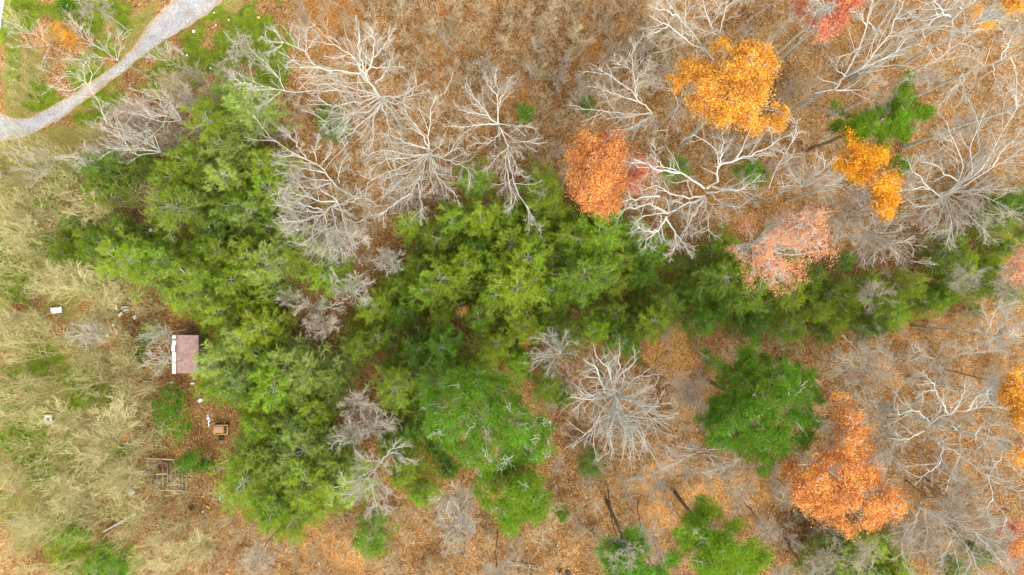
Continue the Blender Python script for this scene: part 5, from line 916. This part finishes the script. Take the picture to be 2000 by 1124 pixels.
grey = (scatter([(560,-20),(1330,-20),(1300,120),(1150,250),(1000,250),(820,180),(700,60),(600,60)], 34, .55, 1.0, 'fuzzy grey brush sapling')
  + scatter([(530,200),(640,130),(860,210),(1100,230),(1130,380),(900,380),(860,430),(780,500),(700,520),(560,480),(540,330)], 44, .6, 1.0, 'grey bare sapling')
  + scatter([(1110,60),(1500,-20),(2020,-20),(2020,560),(1660,560),(1640,400),(1280,300)], 52, .65, 1.3, 'thin grey bare sapling')
  + scatter([(1080,660),(1500,650),(2030,600),(2030,1150),(1050,1150),(1080,920)], 47, .6, 1.25, 'thin grey bare sapling')
  + scatter([(180,235),(330,140),(430,150),(440,190),(390,300),(220,310)], 26, .8, 1.15, 'silver bare sapling')
  + scatter([(480,1010),(700,1000),(930,960),(1050,1060),(1050,1150),(280,1150),(300,1000)], 42, .5, .9, 'thin bare sapling')
  + [(560,720,.6,'grey bare sapling'), (720,790,.7,'grey bare sapling'), (700,850,.7,'grey bare sapling'), (760,830,.6,'grey bare sapling'), (955,395,.8,'grey bare sapling'), (1045,335,.6,'lone little white-grey sapling'), (880,740,.6,'grey bare sapling'), (870,735,.8,'grey bare sapling'), (1090,640,.6,'grey bare sapling'), (500,430,.9,'grey bare sapling'), (530,270,.8,'grey bare sapling'), (500,320,.8,'grey bare sapling'), (570,510,.8,'grey bare sapling'), (1000,440,.8,'grey bare sapling'), (1040,440,.9,'grey bare sapling'), (1210,465,.8,'grey bare sapling'), (1380,510,.7,'grey bare sapling'), (650,680,.8,'grey bare sapling')])
tan = (scatter([(-20,285),(200,290),(330,330),(330,430),(250,480),(280,540),(330,640),(300,760),(300,880),(280,1010),(200,1010),(-20,1080)], 36, .75, 1.25, 'arching tan sapling')
  + scatter([(20,20),(120,60),(230,40),(180,120),(100,140),(60,220),(15,200)], 58, .5, .85, 'thin tan sapling')
  + scatter([(270,880),(400,960),(470,1000),(300,1130),(60,1150),(-20,1080)], 40, .6, 1.0, 'thin tan sapling'))
grey.sort(key=lambda p: -p[2]); tan.sort(key=lambda p: -p[2])
print('SAPLINGS', len(grey), len(tan))
rest = []
for lst, meshes, nm in ((grey, mesh_g, 'grey_sapling'), (tan, mesh_t, 'tan_sapling')):
    a, b_ = lst[:285], lst[285:]; rest += [(p, nm) for p in b_]
    labs = name_places([p[:2] for p in a], [p[3] for p in a])
    for p, lab in zip(a, labs):
        s = p[2]; x, y = P2W(p[0], p[1], 4.6*s); x, y = float(x), float(y)
        o = link(nm, meshes[rng.integers(len(meshes))], None, (x, y, float(gz(x, y))))
        o.scale = (s, s, s*rng.uniform(.9, 1.1)); o.rotation_euler = (rng.normal()*0.08, rng.normal()*0.08, rng.uniform(0, 2*pi))
        tag(o, lab, 'sapling', 'grey bare saplings' if nm[0] == 'g' else 'tan bare saplings')
# undergrowth nobody could count
def merge(items, protos):
    Vs, Fs, off = [], [], 0
    for x, y, s, k in items:
        V, F = protos[k]; a = rng.uniform(0, 2*pi); c, sn = math.cos(a), math.sin(a)
        lx, ly = rng.normal()*0.12, rng.normal()*0.12
        Q = np.stack([(V[:, 0]*c-V[:, 1]*sn+lx*V[:, 2]), (V[:, 0]*sn+V[:, 1]*c+ly*V[:, 2]), V[:, 2]], 1)*s + np.array([x, y, gz(x, y)])
        Vs.append(Q); Fs.append(np.concatenate(F)+off); off += len(V)
    return np.concatenate(Vs), [np.concatenate(Fs)]
def under(n, poly, lo, hi):
    out = []; poly = np.asarray(poly, float)
    while len(out) < n:
        q = rng.uniform(poly.min(0), poly.max(0))
        if poly_in(poly, q[0], q[1]) and not poly_in(DRIVE, q[0], q[1]) and min(math.hypot(q[0]-117, q[1]-606), math.hypot(q[0]-105, q[1]-817)) > 34:
            x, y = P2W(q[0], q[1], 1.5); out.append((float(x), float(y), rng.uniform(lo, hi), int(rng.integers(len(sap_s)))))
    return out
gi = under(520, [(560,-60),(1400,-60),(1300,150),(1100,250),(820,200),(640,80)], .35, .8) + under(200, [(530,200),(1130,230),(1130,400),(560,480)], .3, .7) + under(900, [(1100,640),(2080,560),(2080,1190),(280,1190),(300,1000),(480,1000),(900,960),(1080,900)], .3, .75) + under(330, [(1150,20),(2080,-60),(2080,500),(1600,450)], .3, .7) + under(380, [(280,1010),(480,1010),(700,1000),(1060,960),(1080,1190),(280,1190)], .35, .75) + under(380, [(1080,880),(1500,640),(2080,560),(2080,1190),(1080,1190)], .35, .85) + under(200, [(560,-60),(1330,-60),(1280,120),(820,190)], .4, .9) + under(40, [(200,240),(420,150),(400,300)], .5, .9) + under(110, [(720,400),(1450,400),(1450,650),(800,900)], .3, .6)
gi += [(*map(float, P2W(p[0], p[1], 3)), p[2]*1.4, int(rng.integers(4))) for p, nm in rest if nm[0] == 'g']
V, F = merge(gi, sap_s); tag(link('undergrowth', mk_mesh('undergrowth', V, F, True, [M['twig_brush']])), kind='stuff')
ti = under(150, [(-80,285),(330,330),(300,520),(320,760),(290,1010),(400,1000),(250,1190),(-80,1190)], .4, .95) + under(25, [(20,20),(230,20),(120,200),(15,220)], .3, .7)
V, F = merge(ti, sap_s); tag(link('scrub', mk_mesh('scrub', V, F, True, [M['twig_tan']])), kind='stuff')
print('FACES', sum(len(m_.polygons) for m_ in bpy.data.meshes))
